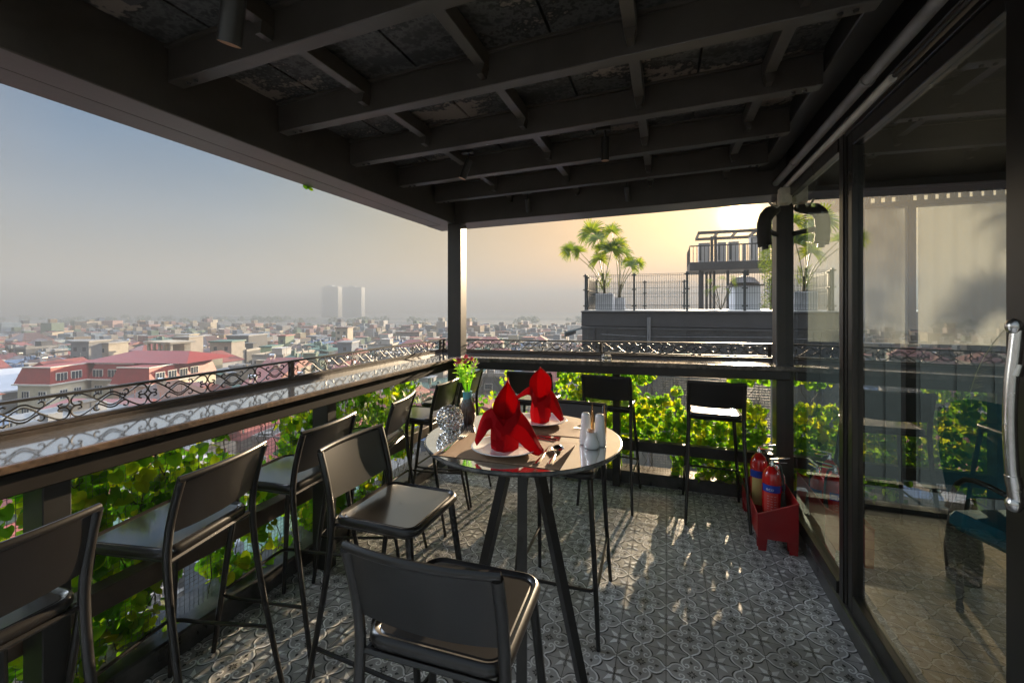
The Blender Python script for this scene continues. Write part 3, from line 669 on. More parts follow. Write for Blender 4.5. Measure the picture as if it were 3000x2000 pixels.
def plate(label, cx, cy, r=.098):
    b = MB(); z = TZ + .0025
    pr = [(.0005, z), (r * .55, z), (r * .62, z + .003), (r * .96, z + .013), (r, z + .0155), (r * .985, z + .017), (r * .93, z + .0155), (r * .66, z + .0065), (r * .58, z + .0045), (.0005, z + .0045)]
    b.lathe(pr, cx, cy, 64); o = b.build('plate', cream, sharp=60); tag(o, label, 'plate', 'white plates'); return o
P1 = onZ(1481, 1310, TZ + .01); P2 = onZ(1586, 1232, TZ + .01)
plate('white plate holding the front red napkin', P1.x, P1.y, .112); plate('white plate holding the back red napkin', P2.x, P2.y, .103)

# folded napkins
def sheet(mb, rows, th=.0014):
    """rows: list of lists of points (grid); double sided thin cloth"""
    n = len(rows[0]); vs = [Vector(p) for r_ in rows for p in r_]; m = len(rows)
    nr = []
    for i in range(m):
        for j in range(n):
            a = vs[min(i + 1, m - 1) * n + j] - vs[max(i - 1, 0) * n + j]; c = vs[i * n + min(j + 1, n - 1)] - vs[i * n + max(j - 1, 0)]
            q = a.cross(c); nr.append(q.normalized() if q.length > 1e-9 else Vector((0, 0, 1)))
    fs = []; V = [p + q * th / 2 for p, q in zip(vs, nr)] + [p - q * th / 2 for p, q in zip(vs, nr)]; k = len(vs)
    for i in range(m - 1):
        for j in range(n - 1):
            a = i * n + j; fs += [(a, a + 1, a + n + 1, a + n), (k + a, k + a + n, k + a + n + 1, k + a + 1)]
    for j in range(n - 1): a = j; fs.append((a, a + 1, k + a + 1, k + a)); a = (m - 1) * n + j; fs.append((a, a + 1, k + a + 1, k + a))
    for i in range(m - 1): a = i * n; fs.append((a, a + n, k + a + n, k + a)); a = i * n + n - 1; fs.append((a, a + n, k + a + n, k + a))
    mb.add(V, fs, 0, True)
def lerp(a, b, t): return a + (b - a) * t
def pw(P, n):
    return [tuple(x + (y - x) * k / n for x, y in zip(P[i], P[i + 1])) for i in range(len(P) - 1) for k in range(n)] + [tuple(P[-1])]
def surf(mb, curves, n=9, sub=4, lin=False):
    """loft between cross-section polylines"""
    rows = [(pw if lin else cat_rom)([tuple(p) for p in c], n) for c in curves]
    cols = list(zip(*rows)); grid = [cat_rom(list(c), sub) for c in cols]; sheet(mb, grid)
    for e_ in (grid[0], grid[-1], [g_[-1] for g_ in grid], [g_[0] for g_ in grid]): mb.tube(e_, .0011, 5)
def napkin(label, px, py, heading, variant):
    """bird-of-paradise style fold: wrapped cup, tall pointed back leaf and two drooping side wings. local x right, y away from viewer"""
    root = empty('folded_napkin', (px, py, TZ + .0075), heading); tag(root, label, 'napkin', 'folded red napkins')
    def arc(rx, ry, z, a0, a1, n=6, cx=0, cy=0): return [(cx + rx * math.cos(R(lerp(a0, a1, i / n))), cy + ry * math.sin(R(lerp(a0, a1, i / n))), z) for i in range(n + 1)]
    AN = (-222, -172, -128, -92, -52, -8, 42)
    def cup(rx, ry, z, f=1.0): return [(rx * math.cos(R(t)) * (1.0 if k != 3 else 1), ry * math.sin(R(t)) * (1.18 if k == 3 else 1.0), z) for k, t in enumerate(AN)]
    if variant == 0:
        b = MB(); surf(b, [cup(.037, .033, 0), cup(.0385, .034, .035), cup(.0365, .032, .07), [(x, y, .082 + .45 * abs(x)) for x, y, z in cup(.033, .030, 0)]], 3, 3, True); b.build('cup', clothm, root, sharp=18)
        b = MB(); surf(b, [[(-.036, -.020, .030), (-.004, -.0425, .012), (.036, -.020, .040)], [(-.037, -.018, .014), (-.004, -.0435, .004), (.037, -.018, .020)]], 4, 3, True)
        surf(b, [[(-.030, -.026, .086), (-.008, -.0425, .058), (.036, -.022, .028)], [(-.036, -.020, .062), (-.012, -.0440, .036), (.036, -.022, .010)]], 4, 3, True); b.build('front_fold', clothm, root, sharp=18)
        b = MB(); L = [(.058, .030), (.082, .0355), (.106, .0365), (.130, .0325), (.152, .0225), (.170, .0105), (.185, .0008)]
        surf(b, [[(-w + (h - .06) * .07, -.024, h), (-w * .62 + (h - .06) * .07, .002, h + .001), (-w * .05 + (h - .06) * .07, .024 - h * .03, h + .004), (w * .55 + (h - .06) * .07, .006, h), (w + (h - .06) * .07, -.022, h - .003)] for h, w in L], 3, 3, True); b.build('pointed_leaf', clothm, root, sharp=14)
        b = MB(); surf(b, [[(-.037, -.023, .116), (-.020, -.038, .088), (.004, -.0470, .062)], [(-.041, -.022, .098), (-.026, -.041, .070), (-.002, -.0490, .046)]], 4, 3, True)
        surf(b, [[(.039, -.018, .132), (.028, -.034, .104), (-.006, -.0475, .066)], [(.043, -.018, .098), (.034, -.037, .080), (.006, -.0500, .050)]], 4, 3, True); b.build('collar', clothm, root, sharp=14)
        b = MB(); surf(b, [[(-.028, -.022, .060), (-.036, -.014, .085), (-.040, .002, .104)], [(-.044, -.026, .056), (-.054, -.012, .080), (-.056, .008, .094)], [(-.056, -.032, .040), (-.068, -.016, .056), (-.070, .004, .064)], [(-.074, -.036, .018), (-.079, -.026, .025), (-.080, -.014, .027)]], 4, 3, True); b.build('wing', clothm, root, sharp=14)
        b = MB(); surf(b, [[(.008, -.048, .050), (.026, -.034, .078), (.042, -.004, .100)], [(.034, -.052, .034), (.052, -.036, .062), (.062, -.010, .078)], [(.056, -.060, .016), (.074, -.046, .036), (.080, -.024, .046)], [(.074, -.066, .004), (.090, -.055, .016), (.094, -.040, .020)], [(.088, -.068, .001), (.100, -.060, .006), (.102, -.050, .010)]], 4, 3, True); b.build('wing', clothm, root, sharp=14)
    else:
        b = MB(); surf(b, [cup(.031, .029, 0), cup(.035, .032, .035), cup(.030, .028, .065), [(x - .002, y, .088 + .3 * abs(x)) for x, y, z in cup(.025, .024, 0)]], 3, 3, True); b.build('cup', clothm, root, sharp=18)
        b = MB(); L = [(.068, .022), (.095, .031), (.122, .037), (.150, .037), (.170, .026), (.184, .012), (.193, .0008)]
        surf(b, [[(-w + (h - .07) * .02, -.022, h), (-w * .3, .004, h + .002), (w * .45, .006, h), (w + (h - .07) * .02, -.016, h)] for h, w in L], 4, 3, True); b.build('pointed_leaf', clothm, root, sharp=14)
        b = MB(); surf(b, [[(-.030, -.018, .126), (-.018, -.032, .096), (-.004, -.037, .070)], [(-.032, -.010, .108), (-.030, -.026, .084), (-.018, -.036, .056)]], 4, 3, True)
        surf(b, [[(-.012, -.036, .072), (.010, -.040, .082), (.034, -.024, .104)], [(-.006, -.037, .046), (.014, -.041, .052), (.036, -.024, .058)], [(-.002, -.037, .026), (.016, -.040, .018), (.036, -.018, .022)]], 4, 3, True); b.build('collar', clothm, root, sharp=14)
        b = MB(); surf(b, [[(-.022, -.018, .070), (-.028, -.004, .092), (-.026, .010, .112)], [(-.036, -.016, .098), (-.040, -.004, .112), (-.036, .008, .122)], [(-.056, -.016, .094), (-.058, -.006, .106), (-.054, .006, .112)], [(-.076, -.018, .084), (-.078, -.011, .092), (-.075, -.002, .095)], [(-.091, -.018, .079), (-.092, -.014, .084), (-.090, -.009, .086)]], 4, 3, True); b.build('wing', clothm, root, sharp=14)
        b = MB(); surf(b, [[(.016, -.036, .058), (.026, -.020, .088), (.028, .008, .118)], [(.030, -.037, .056), (.046, -.018, .078), (.050, .006, .096)], [(.044, -.035, .038), (.062, -.016, .046), (.066, .004, .060)], [(.070, -.027, .008), (.080, -.018, .010), (.082, -.008, .014)]], 4, 3, True); b.build('wing', clothm, root, sharp=14)
    return root
hd = math.atan2(P1.x, P1.y) * -1
napkin('front red cloth napkin folded with a tall pointed leaf and two drooping wings', P1.x - .004, P1.y + .004, hd, 0).scale = (1.20, 1.18, 1.20)
hd = math.atan2(P2.x, P2.y) * -1
napkin('back red cloth napkin folded like a bird with a beak pointing left', P2.x - .006, P2.y + .004, hd, 1).scale = (1.15, 1.12, 1.12)

# cutlery
def uv_to(A, B_): A = Vector(A); B_ = Vector(B_); d = B_ - A; return A, d.normalized(), d.length
def piece(kind, label, A, Bp, z=TZ + .0035, L=None):
    A = Vector(A); Bp = Vector(Bp); d = (Bp - A); L = L or d.length; ang = math.atan2(d.y, d.x) - PI / 2
    root = empty(kind, (A.x, A.y, z), ang); tag(root, label, kind, 'steel cutlery on the table'); b = MB()
    # handle from y=0 to .55L
    hw = [(0, .0055), (.008, .0085), (.03, .0080), (.06, .0050), (.09, .0032), (.105, .0030)]
    s = L / .185; rows = []
    for y, w in hw: rows.append([(-w, y * s, .0012), (-w * .5, y * s, .0030), (0, y * s, .0036), (w * .5, y * s, .0030), (w, y * s, .0012)])
    sheet(b, rows, .0014)
    if kind == 'fork':
        b2 = MB(); rows = []
        for y, w, zz in ((.104, .003, .0036), (.118, .006, .003), (.128, .0115, .002), (.138, .0125, .001)): rows.append([(-w, y * s, zz), (-w * .4, y * s, zz - .001), (w * .4, y * s, zz - .001), (w, y * s, zz)])
        sheet(b2, rows, .0012)
        for k in range(4): x = -.0108 + k * .0072; b2.tube([(x, .137 * s, .001), (x, .155 * s, .0005), (x, .172 * s, .002), (x * .97, .186 * s, .0055)], [.0017, .0015, .0013, .0008], 6)
        b.build('handle', chrome, root, sharp=60); b2.build('tines', chrome, root, sharp=60)
    elif kind == 'spoon':
        b2 = MB(); rows = []
        for y, w, zz in ((.104, .003, .0036), (.120, .008, .003), (.132, .0165, .003), (.148, .0205, .003), (.165, .0185, .0035), (.178, .011, .0045), (.1845, .002, .0055)):
            rows.append([(-w, y * s, zz + .003), (-w * .6, y * s, zz - .0035 * w / .02), (0, y * s, zz - .0055 * w / .02), (w * .6, y * s, zz - .0035 * w / .02), (w, y * s, zz + .003)])
        sheet(b2, rows, .001); b.build('handle', chrome, root, sharp=60); b2.build('bowl', chrome, root, sharp=70)
    else:
        b2 = MB(); b2.add([(-.004, .10 * s, .0005), (.004, .10 * s, .0005), (.0085, .13 * s, .0005), (.0095, .165 * s, .0005), (.002, .205 * s, .0005), (-.004, .17 * s, .0005), (-.004, .10 * s, .003), (.004, .10 * s, .003), (.0085, .13 * s, .0022), (.0095, .165 * s, .0016), (.002, .205 * s, .0018), (-.004, .17 * s, .003)], [(0, 1, 2, 3, 4, 5), (6, 7, 8, 9, 10, 11), (0, 1, 7, 6), (1, 2, 8, 7), (2, 3, 9, 8), (3, 4, 10, 9), (4, 5, 11, 10), (5, 0, 6, 11)])
        b.build('handle', chrome, root, sharp=60); b2.build('blade', chrome, root)
    return root
piece('fork', 'steel fork on the near placemat left of the front plate', tz(1296, 1326), tz(1370, 1267))
piece('knife', 'steel knife on the near placemat right of the front plate', tz(1571, 1362), tz(1618, 1300), L=.185)
piece('spoon', 'steel spoon on the near placemat beside the salt and pepper', tz(1610, 1364), tz(1648, 1292), L=.175)
piece('fork', 'steel fork on the far placemat left of the white shakers', tz(1730, 1232), tz(1682, 1262), L=.15)
piece('knife', 'steel knife lying flat behind the front plate on the far placemat', tz(1632, 1290), tz(1500, 1268), L=.185)

# shakers and toothpick holder
def shaker(kind, label, px, py, prof, extra=None):
    root = empty(kind, (px, py, TZ + .001)); tag(root, label, kind.replace('_', ' '), 'white table condiments'); b = MB(); b.lathe(prof, 0, 0, 32); b.build('body', cream, root, sharp=50)
    return root
def shk(u, v): p = onZ(u, v, TZ); return p.x, p.y
prof = [(.0005, .0), (.0165, .0), (.0182, .004), (.0172, .020), (.0140, .055), (.0125, .078), (.0115, .084), (.008, .087), (.0005, .0875)]
x, y = shk(1716, 1300); s1 = shaker('pepper_shaker', 'tall white ceramic shaker at the left behind the toothpick holder', x, y, [(a * 1.0, b_ * 1.0) for a, b_ in prof])
x, y = shk(1757, 1305); s2 = shaker('salt_shaker', 'tall white ceramic shaker at the right of the toothpick holder', x, y, prof)
for s_ in (s1, s2):
    b = MB()
    for k in range(5): a = k * 2 * PI / 5; b.lathe([(.0004, .0872), (.0010, .0872), (.0010, .0880), (.0004, .0880)], .0045 * math.cos(a), .0045 * math.sin(a), 6)
    b.build('holes', rubber, s_)
x, y = shk(1733, 1312)
s3 = shaker('toothpick_holder', 'squat white ceramic toothpick holder in front of the two shakers', x, y, [(.0005, 0), (.018, 0), (.0215, .005), (.0205, .014), (.0150, .026), (.0125, .034), (.0135, .042), (.0125, .0425), (.011, .036), (.0005, .034)])
b = MB()
for k in range(16):
    a = rnd.uniform(0, 2 * PI); r_ = rnd.uniform(0, .009); b.tube([(r_ * .6 * math.cos(a), r_ * .6 * math.sin(a), .036), (r_ * math.cos(a), r_ * math.sin(a), .050)], .0009, 5)
b.build('toothpicks', mat('toothpick_wood', (.5, .28, .16), .6), s3)
# two amber drinking bottles' necks behind the shakers : tall thin amber glass vials with a cork
amber = mat('amber_glass', (.45, .22, .05), .1, trans=.6)
for (u, v, lab) in ((1735, 1268, 'slim amber tipped vial behind the left white shaker'), (1771, 1272, 'slim amber tipped vial behind the right white shaker')):
    x, y = shk(u, v); b = MB(); b.lathe([(.0005, TZ + .001), (.0065, TZ + .001), (.007, TZ + .01), (.006, TZ + .06), (.003, TZ + .085), (.0008, TZ + .108)], x, y, 14); o = b.build('amber_vial', amber); tag(o, lab, 'vial', 'slim amber vials on the table')

# crystal ball candle holder
x, y = onZ(1318, 1262, TZ).x, onZ(1318, 1262, TZ).y
cb = empty('candle_holder', (x, y, TZ)); tag(cb, 'round faceted crystal candle holder at the left edge of the table', 'candle holder')
import bmesh
def ico(r, sub, z):
    bm = bmesh.new(); bmesh.ops.create_icosphere(bm, subdivisions=sub, radius=r); return bm
crystal = mat('crystal', (.95, .95, .96), .03, 0.35, trans=.45, ior=1.7, coat=1.0)
cmet = mat('crystal_setting', (.55, .54, .52), .12, 1.0)
b = MB(); bm = ico(.049, 3, 0); Rz = .0490
for v_ in bm.verts:
    p = v_.co.normalized()
    if p.z > .86: continue
    # each vertex carries a small cut bead
    n_ = p; t1 = n_.orthogonal().normalized(); t2 = n_.cross(t1); c0 = p * Rz; rr = .0058; vs = [c0 + n_ * .0030]
    for k in range(6): a = k * PI / 3; vs.append(c0 + (t1 * math.cos(a) + t2 * math.sin(a)) * rr)
    vs.append(c0 - n_ * .0026); b.add([q + Vector((0, 0, .0485)) for q in vs], [(0, 1 + k, 1 + (k + 1) % 6) for k in range(6)] + [(7, 1 + (k + 1) % 6, 1 + k) for k in range(6)])
b.build('crystal_beads', crystal, cb)
b = MB()
for e in bm.edges:
    p, q = [v_.co.normalized() * (Rz - .001) + Vector((0, 0, .0485)) for v_ in e.verts]
    if p.z < .092 and q.z < .092: b.tube([p, q], .0011, 4, cap=False)
b.lathe([(.012, 0), (.022, 0), (.021, .002), (.013, .003)], 0, 0, 20)
b.build('wire_frame', cmet, cb); bm.free()

# vase with flowers
px, py = onZ(1369, 1240, TZ).x, onZ(1369, 1240, TZ).y
va = empty('flower_vase', (px, py, TZ)); tag(va, 'small ribbed brown vase with turquoise neck holding pink and white flowers', 'vase')
def vasemat():
    m = mat('glazed_vase', (.1, .05, .03), .12, coat=.6); nt = m.node_tree; b = nt.nodes['Principled BSDF']; tc = nt.nodes.new('ShaderNodeTexCoord'); sx = nt.nodes.new('ShaderNodeSeparateXYZ'); nt.links.new(tc.outputs['Object'], sx.inputs[0])
    n = nt.nodes.new('ShaderNodeTexNoise'); n.inputs['Scale'].default_value = 60; nt.links.new(tc.outputs['Object'], n.inputs['Vector'])
    ad = nt.nodes.new('ShaderNodeMath'); ad.operation = 'MULTIPLY_ADD'; ad.inputs[1].default_value = .045; nt.links.new(n.outputs['Fac'], ad.inputs[0]); nt.links.new(sx.outputs['Z'], ad.inputs[2])
    r = nt.nodes.new('ShaderNodeValToRGB'); e = r.color_ramp.elements; e[0].position = .085; e[0].color = (.09, .045, .03, 1); e[1].position = .098; e[1].color = (.10, .42, .50, 1); k = e.new(.02); k.color = (.05, .03, .025, 1)
    nt.links.new(ad.outputs[0], r.inputs['Fac']); nt.links.new(r.outputs['Color'], b.inputs['Base Color']); return m
b = MB(); pr = [(.0005, 0), (.0175, 0), (.0200, .006), (.0235, .022), (.0230, .038), (.0175, .058), (.0125, .072), (.0125, .086), (.0145, .093), (.0125, .093), (.0105, .085), (.0005, .080)]
vs = []; fs = []; n = 48
for (r_, z) in pr:
    for j in range(n): a = 2 * PI * j / n; rr = r_ * (1 + (.045 * math.cos(a * 12) if .004 < z < .066 else 0)); vs.append((rr * math.cos(a), rr * math.sin(a), z))
for i in range(len(pr) - 1):
    for j in range(n): fs.append((i * n + j, i * n + (j + 1) % n, (i + 1) * n + (j + 1) % n, (i + 1) * n + j))
b.add(vs, fs, 0, True); b.build('vase_body', vasemat(), va, sharp=60)
st_ = MB(); fo = MB(); rg = random.Random(5); heads = []
for k in range(16):
    a = rg.uniform(0, 2 * PI); sp_ = rg.uniform(.006, .034); h_ = rg.uniform(.060, .098); top = Vector((sp_ * math.cos(a), sp_ * math.sin(a), .088 + h_))
    st_.tube(cat_rom([(0.004 * math.cos(a), .004 * math.sin(a), .07), (top.x * .35, top.y * .35, .105), tuple(top)], 4), .0011, 5, cap=False)
    for j in range(9):
        t = rg.uniform(.35, 1); q = Vector((top.x * t, top.y * t, .09 + h_ * t)); d = Vector((rg.gauss(0, 1), rg.gauss(0, 1), rg.gauss(.4, .5))).normalized(); L = rg.uniform(.012, .024); w = d.orthogonal().normalized() * .0022
        fo.add([q, q + d * L * .5 + w, q + d * L, q + d * L * .5 - w], [(0, 1, 2, 3)])
    heads.append(top)
st_.build('stem', flowst, va, rec=False); fo.build('leaves', flowst, va, rec=False)
pinkm = mat('pink_petal', (.55, .04, .12), .6, col2=(.75, .25, .3), vscale=60); whm = mat('white_petal', (.75, .60, .55), .6, var=.2, vscale=60)
heads.sort(key=lambda p: -p.z)
for k, tp in enumerate(heads[:11]):
    b = MB(); nn = 26
    for j in range(nn):
        el_ = R(15 + 65 * (j // 9) / 2); az = j * 2.4; d = Vector((math.cos(az) * math.cos(el_), math.sin(az) * math.cos(el_), math.sin(el_))); L = .0135; w = d.cross(Vector((0, 0, 1))).normalized() * .0034
        b.add([tp, tp + d * L * .6 + w, tp + d * L, tp + d * L * .6 - w], [(0, 1, 2, 3)])
    b.build('flower_head', pinkm if k < 6 else whm, va, rec=False)

va.scale = (1.40, 1.40, 1.40)
for s_ in (s1, s2): s_.scale = (1.2, 1.2, 1.22)
s3.scale = (1.25, 1.25, 1.25)
# glass ashtray jar on the back counter
q = onZ(1777, 1055, 1.073); q = Vector((q.x, min(q.y, 3.62), 1.054 + TILT * (q.x + 1.75)))
b = MB(); b.lathe([(.0005, q.z), (.036, q.z), (.040, q.z + .006), (.040, q.z + .034), (.036, q.z + .042), (.033, q.z + .046), (.0345, q.z + .052), (.031, q.z + .053), (.029, q.z + .046), (.034, q.z + .030), (.033, q.z + .008), (.0005, q.z + .007)], q.x, q.y, 28)
tag(b.build('glass_jar', mat('jar_glass', (.85, .87, .87), .04, trans=.9)), 'small clear glass jar standing on the back counter', 'jar')

# ================================================================ FIRE EXTINGUISHERS in red stand
fs_ = empty('extinguisher_stand', (.62, 3.3, .002)); tag(fs_, 'red steel floor stand with sloping sides holding the fire extinguishers', 'stand')
fs_.rotation_euler = (0, 0, 0)
x0, x1, y0, y1 = .527, .745, 3.03, 3.62
def panel(nm, poly, a, b_, ax): b = MB(); b.prism(poly, a, b_, axis=ax); child(b, nm, redp, fs_)
zb = .075
panel('end_panel', [(x0, zb), (x1, zb), (x1, .315), (x0, .222)], y0, y0 + .003, 'y'); panel('end_panel', [(x0, zb), (x1, zb), (x1, .315), (x0, .222)], y1 - .003, y1, 'y')
panel('side_panel', [(y0 + .0035, zb), (y1 - .0035, zb), (y1 - .0035, .221), (y0 + .0035, .221)], x0 + .0005, x0 + .0035, 'x'); panel('side_panel', [(y0 + .0035, zb), (y1 - .0035, zb), (y1 - .0035, .314), (y0 + .0035, .314)], x1 - .0035, x1 - .0005, 'x')
b = MB(); b.box(x0 + .004, x1 - .004, y0 + .004, y1 - .004, zb, zb + .003); child(b, 'bottom_panel', redp, fs_)
for (lx, ly) in ((x0, y0), (x1 - .05, y0), (x0, y1 - .05), (x1 - .05, y1 - .05)):
    b = MB(); lo = [(lx + .003, 0), (lx + .047, 0), (lx + .053 if lx < .6 else lx + .050, zb - .001), (lx - (.003 if lx > .6 else 0), zb - .001)]
    b.prism(lo, ly + .001, ly + .004); b.prism(lo, ly + .046, ly + .049); child(b, 'foot', redp, fs_)
b = MB(); b.tube([(x0 - .001, y0 - .001, .2225), (x1 + .001, y0 - .001, .3155)], .0035, 6); b.tube([(x1 + .0, y0, .3165), (x1 + .0, y1, .3165)], .0035, 6); b.tube([(x0, y0, .2235), (x0, y1, .2235)], .0035, 6); child(b, 'rim', mat('red_rim', (.5, .05, .04), .35), fs_)
def extinguisher(label, x, y, r, h, z0, lean=(0, 0), text=True, hz=0, second='blue'):
    root = empty('fire_extinguisher', (x, y, z0)); tag(root, label, 'fire extinguisher', 'red fire extinguishers in the stand'); root.rotation_euler = (lean[0], lean[1], hz)
    b = MB(); b.lathe([(.0005, 0), (r * .9, 0), (r, .008), (r, h * .80), (r * .93, h * .87), (r * .72, h * .93), (r * .42, h * .975), (r * .30, h), (.0005, h)], 0, 0, 32); b.build('cylinder', redcan, root, sharp=40)
    b = MB(); b.lathe([(.012, h + .001), (.016, h + .001), (.016, h + .02), (.011, h + .028), (.011, h + .04), (.0005, h + .04)], 0, 0, 14); b.box(-.010, .012, -.010, .010, h + .02, h + .046, bev=.002); b.build('valve', chrome, root)
    b = MB(); b.prism([(-.01, h + .046), (.10, h + .066), (.102, h + .062), (-.008, h + .040)], -.008, .008); b.prism([(.0, h + .030), (.085, h + .034), (.085, h + .030), (.0, h + .024)], -.007, .007); b.build('handle', chrome, root)
    b = MB(); b.tube(cat_rom([(.012, -.004, h + .022), (.04, -.012, h + .01), (r * 1.02, -.020, h * .84), (r * 1.12, -.028, h * .6), (r * 1.05, -.030, h * .46)], 5), .0065, 10); b.build('hose', rubber, root)
    b = MB(); b.tube([(r * 1.05, -.030, h * .60), (r * 1.02, -.036, h * .30), (r * .98, -.042, h * .12)], [.010, .019, .026], 14); b.build('horn', rubber, root)
    # wrapped labels
    def wrap(nm, z_0, z_1, a0, a1, m, off=.0008):
        b = MB(); n = 14; vs = [((r + off) * math.cos(R(a0 + (a1 - a0) * i / n)), (r + off) * math.sin(R(a0 + (a1 - a0) * i / n)), z) for z in (z_0, z_1) for i in range(n + 1)]
        b.add(vs, [(i, i + 1, n + 2 + i, n + 1 + i) for i in range(n)], 0, True); b.build(nm, m, root)
    wrap('blue_band', h * .60, h * .72, -165, -45, bluel); wrap('text_label', h * .14, h * .595, -150, -62, redl if second == 'blue' else yell)
    if text:
        cu = bpy.data.curves.new('txt', 'FONT'); cu.body = 'eco'; cu.size = .030; cu.extrude = .0; cu.align_x = 'CENTER'; ob = bpy.data.objects.new('tmp', cu); C.objects.link(ob); bpy.context.view_layer.update()
        me = bpy.data.meshes.new_from_object(ob); bpy.data.objects.remove(ob)
        for v_ in me.vertices:
            a = R(-112) + v_.co.x / r; v_.co = Vector(((r + .0016) * math.cos(a), (r + .0016) * math.sin(a), h * .628 + v_.co.y))
        me.materials.append(whitel); o = bpy.data.objects.new('lettering', me); C.objects.link(o); o.parent = root
        b = MB()
        for k in range(9):
            z = h * (.20 + .042 * k); w = [.5, .42, .55, .3, .5, .45, .55, .36, .48][k]; n = 6
            for s0 in range(0, 3):
                a0 = R(-128 + s0 * 20); a1 = a0 + R(16) * w * 1.6; vs = [((r + .0014) * math.cos(lerp(a0, a1, i / n)), (r + .0014) * math.sin(lerp(a0, a1, i / n)), zz) for zz in (z, z + .0022) for i in range(n + 1)]
                b.add(vs, [(i, i + 1, n + 2 + i, n + 1 + i) for i in range(n)])
        b.build('small_print', whitel, root)
    return root
extinguisher('front red fire extinguisher with blue band reading eco, in the red stand', .640, 3.215, .056, .385, .082, (0, 0), True)
extinguisher('rear left red fire extinguisher with yellow label, behind the eco one', .605, 3.43, .056, .40, .082, (0, 0), False, second='yellow')
extinguisher('shaded red fire extinguisher at the wall side of the stand', .676, 3.37 - .02, .052, .36, .082, (0, 0), False, hz=.6) if False else extinguisher('shaded plain red fire extinguisher close to the glass at the wall side of the stand', .695, 3.33, .046, .335, .082, (0, 0), False, hz=1.2)

# ================================================================ ROOM behind the glass
wood = mat('oak_boards', (.22, .15, .09), .35, col2=(.36, .26, .16), vscale=3, bump=.1)
def woodfloor():
    nt = wood.node_tree; b = nt.nodes['Principled BSDF']; tc = nt.nodes.new('ShaderNodeTexCoord'); br = nt.nodes.new('ShaderNodeTexBrick'); br.inputs['Scale'].default_value = 1; br.inputs['Brick Width'].default_value = 1.2; br.inputs['Row Height'].default_value = .125
    br.inputs['Mortar Size'].default_value = .003; br.inputs['Color1'].default_value = (.40, .28, .16, 1); br.inputs['Color2'].default_value = (.29, .20, .115, 1); br.inputs['Mortar'].default_value = (.03, .02, .012, 1)
    nt.links.new(tc.outputs['Object'], br.inputs['Vector']); nt.links.new(br.outputs['Color'], b.inputs['Base Color'])
woodfloor()
b = MB(); b.quad((.93, -2.2, .012), (6.1, -2.2, .012), (6.1, 4.0, .012), (.93, 4.0, .012)); tag(b.build('indoor_floor', wood), kind='structure')
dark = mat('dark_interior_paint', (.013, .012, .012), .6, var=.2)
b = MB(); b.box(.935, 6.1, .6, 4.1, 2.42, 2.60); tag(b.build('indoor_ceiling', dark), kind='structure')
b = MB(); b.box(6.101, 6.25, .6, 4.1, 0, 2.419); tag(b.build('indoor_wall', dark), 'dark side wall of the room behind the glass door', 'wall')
bw = empty('room_window_wall', (3.5, 3.9, 0)); tag(bw, 'dark framed window wall at the back of the room seen through the glass door', 'window wall')
b = MB(); b.box(.94, 6.09, 3.88, 3.98, .014, .05); b.box(.94, 6.09, 3.90, 3.96, .185, .215); b.box(.94, 6.09, 3.89, 3.97, 2.345, 2.418)
z0 = 2.262
b.box(.94, 6.09, 3.90, 3.96, 2.22, 2.262); b.box(.94, 6.09, 3.90, 3.96, 2.306, 2.344)
x = .96
while x < 5.9:
    w = .018 if int((x - .96) / .0625) % 10 else .045
    b.box(x, x + w, 3.901, 3.959, 2.2625, 2.3055); x += .0625
child(b, 'frame', dark, bw)
for x in (.95, 1.62, 2.6, 3.6, 4.6): b = MB(); b.box(x, x + .06, 3.895, 3.965, .2155, 2.219); child(b, 'mullion', dark, bw)
blind = leafmat('blind_fabric', (.42, .40, .38), (.43, .41, .39), (.44, .42, .40), .28, 2, tv=1.1)
for x0_, x1_ in ((1.01, 1.62), (1.68, 2.6), (2.66, 3.6), (3.66, 4.6), (4.66, 6.0)):
    b = MB(); n = 40; vs = []
    for z in (1.235, 2.215):
        for i in range(n + 1): x = x0_ + (x1_ - x0_) * i / n; vs.append((x, 3.87 + .008 * math.sin(x * 60), z))
    b.add(vs, [(i, i + 1, n + 2 + i, n + 1 + i) for i in range(n)], 0, True); child(b, 'curtain', blind, bw)
blue = mat('teal_velvet', (.01, .11, .15), .6, var=.25, vscale=15)
darkw = mat('dark_turned_wood', (.02, .013, .01), .3)
def armchair(label, x, y, a):
    root = empty('dining_chair', (x, y, .013), R(a)); tag(root, label, 'chair', 'teal chairs indoors')
    b = MB(); b.box(-.24, .24, -.23, .24, .40, .49, bev=.03); b.build('seat', blue, root)
    b = MB(); surf(b, [[(-.22, -.22, .52), (0, -.27, .52), (.22, -.22, .52)], [(-.23, -.26, .75), (0, -.31, .75), (.23, -.26, .75)], [(-.20, -.30, .97), (0, -.35, 1.0), (.20, -.30, .97)]], 5, 4)
    b.build('backrest', blue, root)
    for sx in (1, -1):
        for sy in (1, -1):
            b = MB(); b.lathe([(.001, 0), (.014, 0), (.016, .03), (.010, .05), (.017, .09), (.012, .2), (.022, .34), (.024, .40), (.001, .40)], sx * .2, sy * .19, 12); b.build('leg', darkw, root)
        b = MB(); b.tube(cat_rom([(sx * .23, -.22, .50), (sx * .27, -.1, .68), (sx * .27, .12, .66), (sx * .25, .2, .50)], 4), .012, 8); b.build('armrest', darkw, root)
armchair('teal velvet chair with turned dark legs behind the glass door', 1.60, 2.62, 200)
armchair('teal velvet chair farther right beside the indoor dark table', 2.75, 2.35, 150)
it = empty('indoor_table', (2.15, 3.05, .013)); tag(it, 'dark pedestal table with a white dish inside the room', 'table')
b = MB(); b.box(1.75, 2.75, 2.75, 3.35, .73, .76, bev=.004); child(b, 'tabletop', darkw, it)
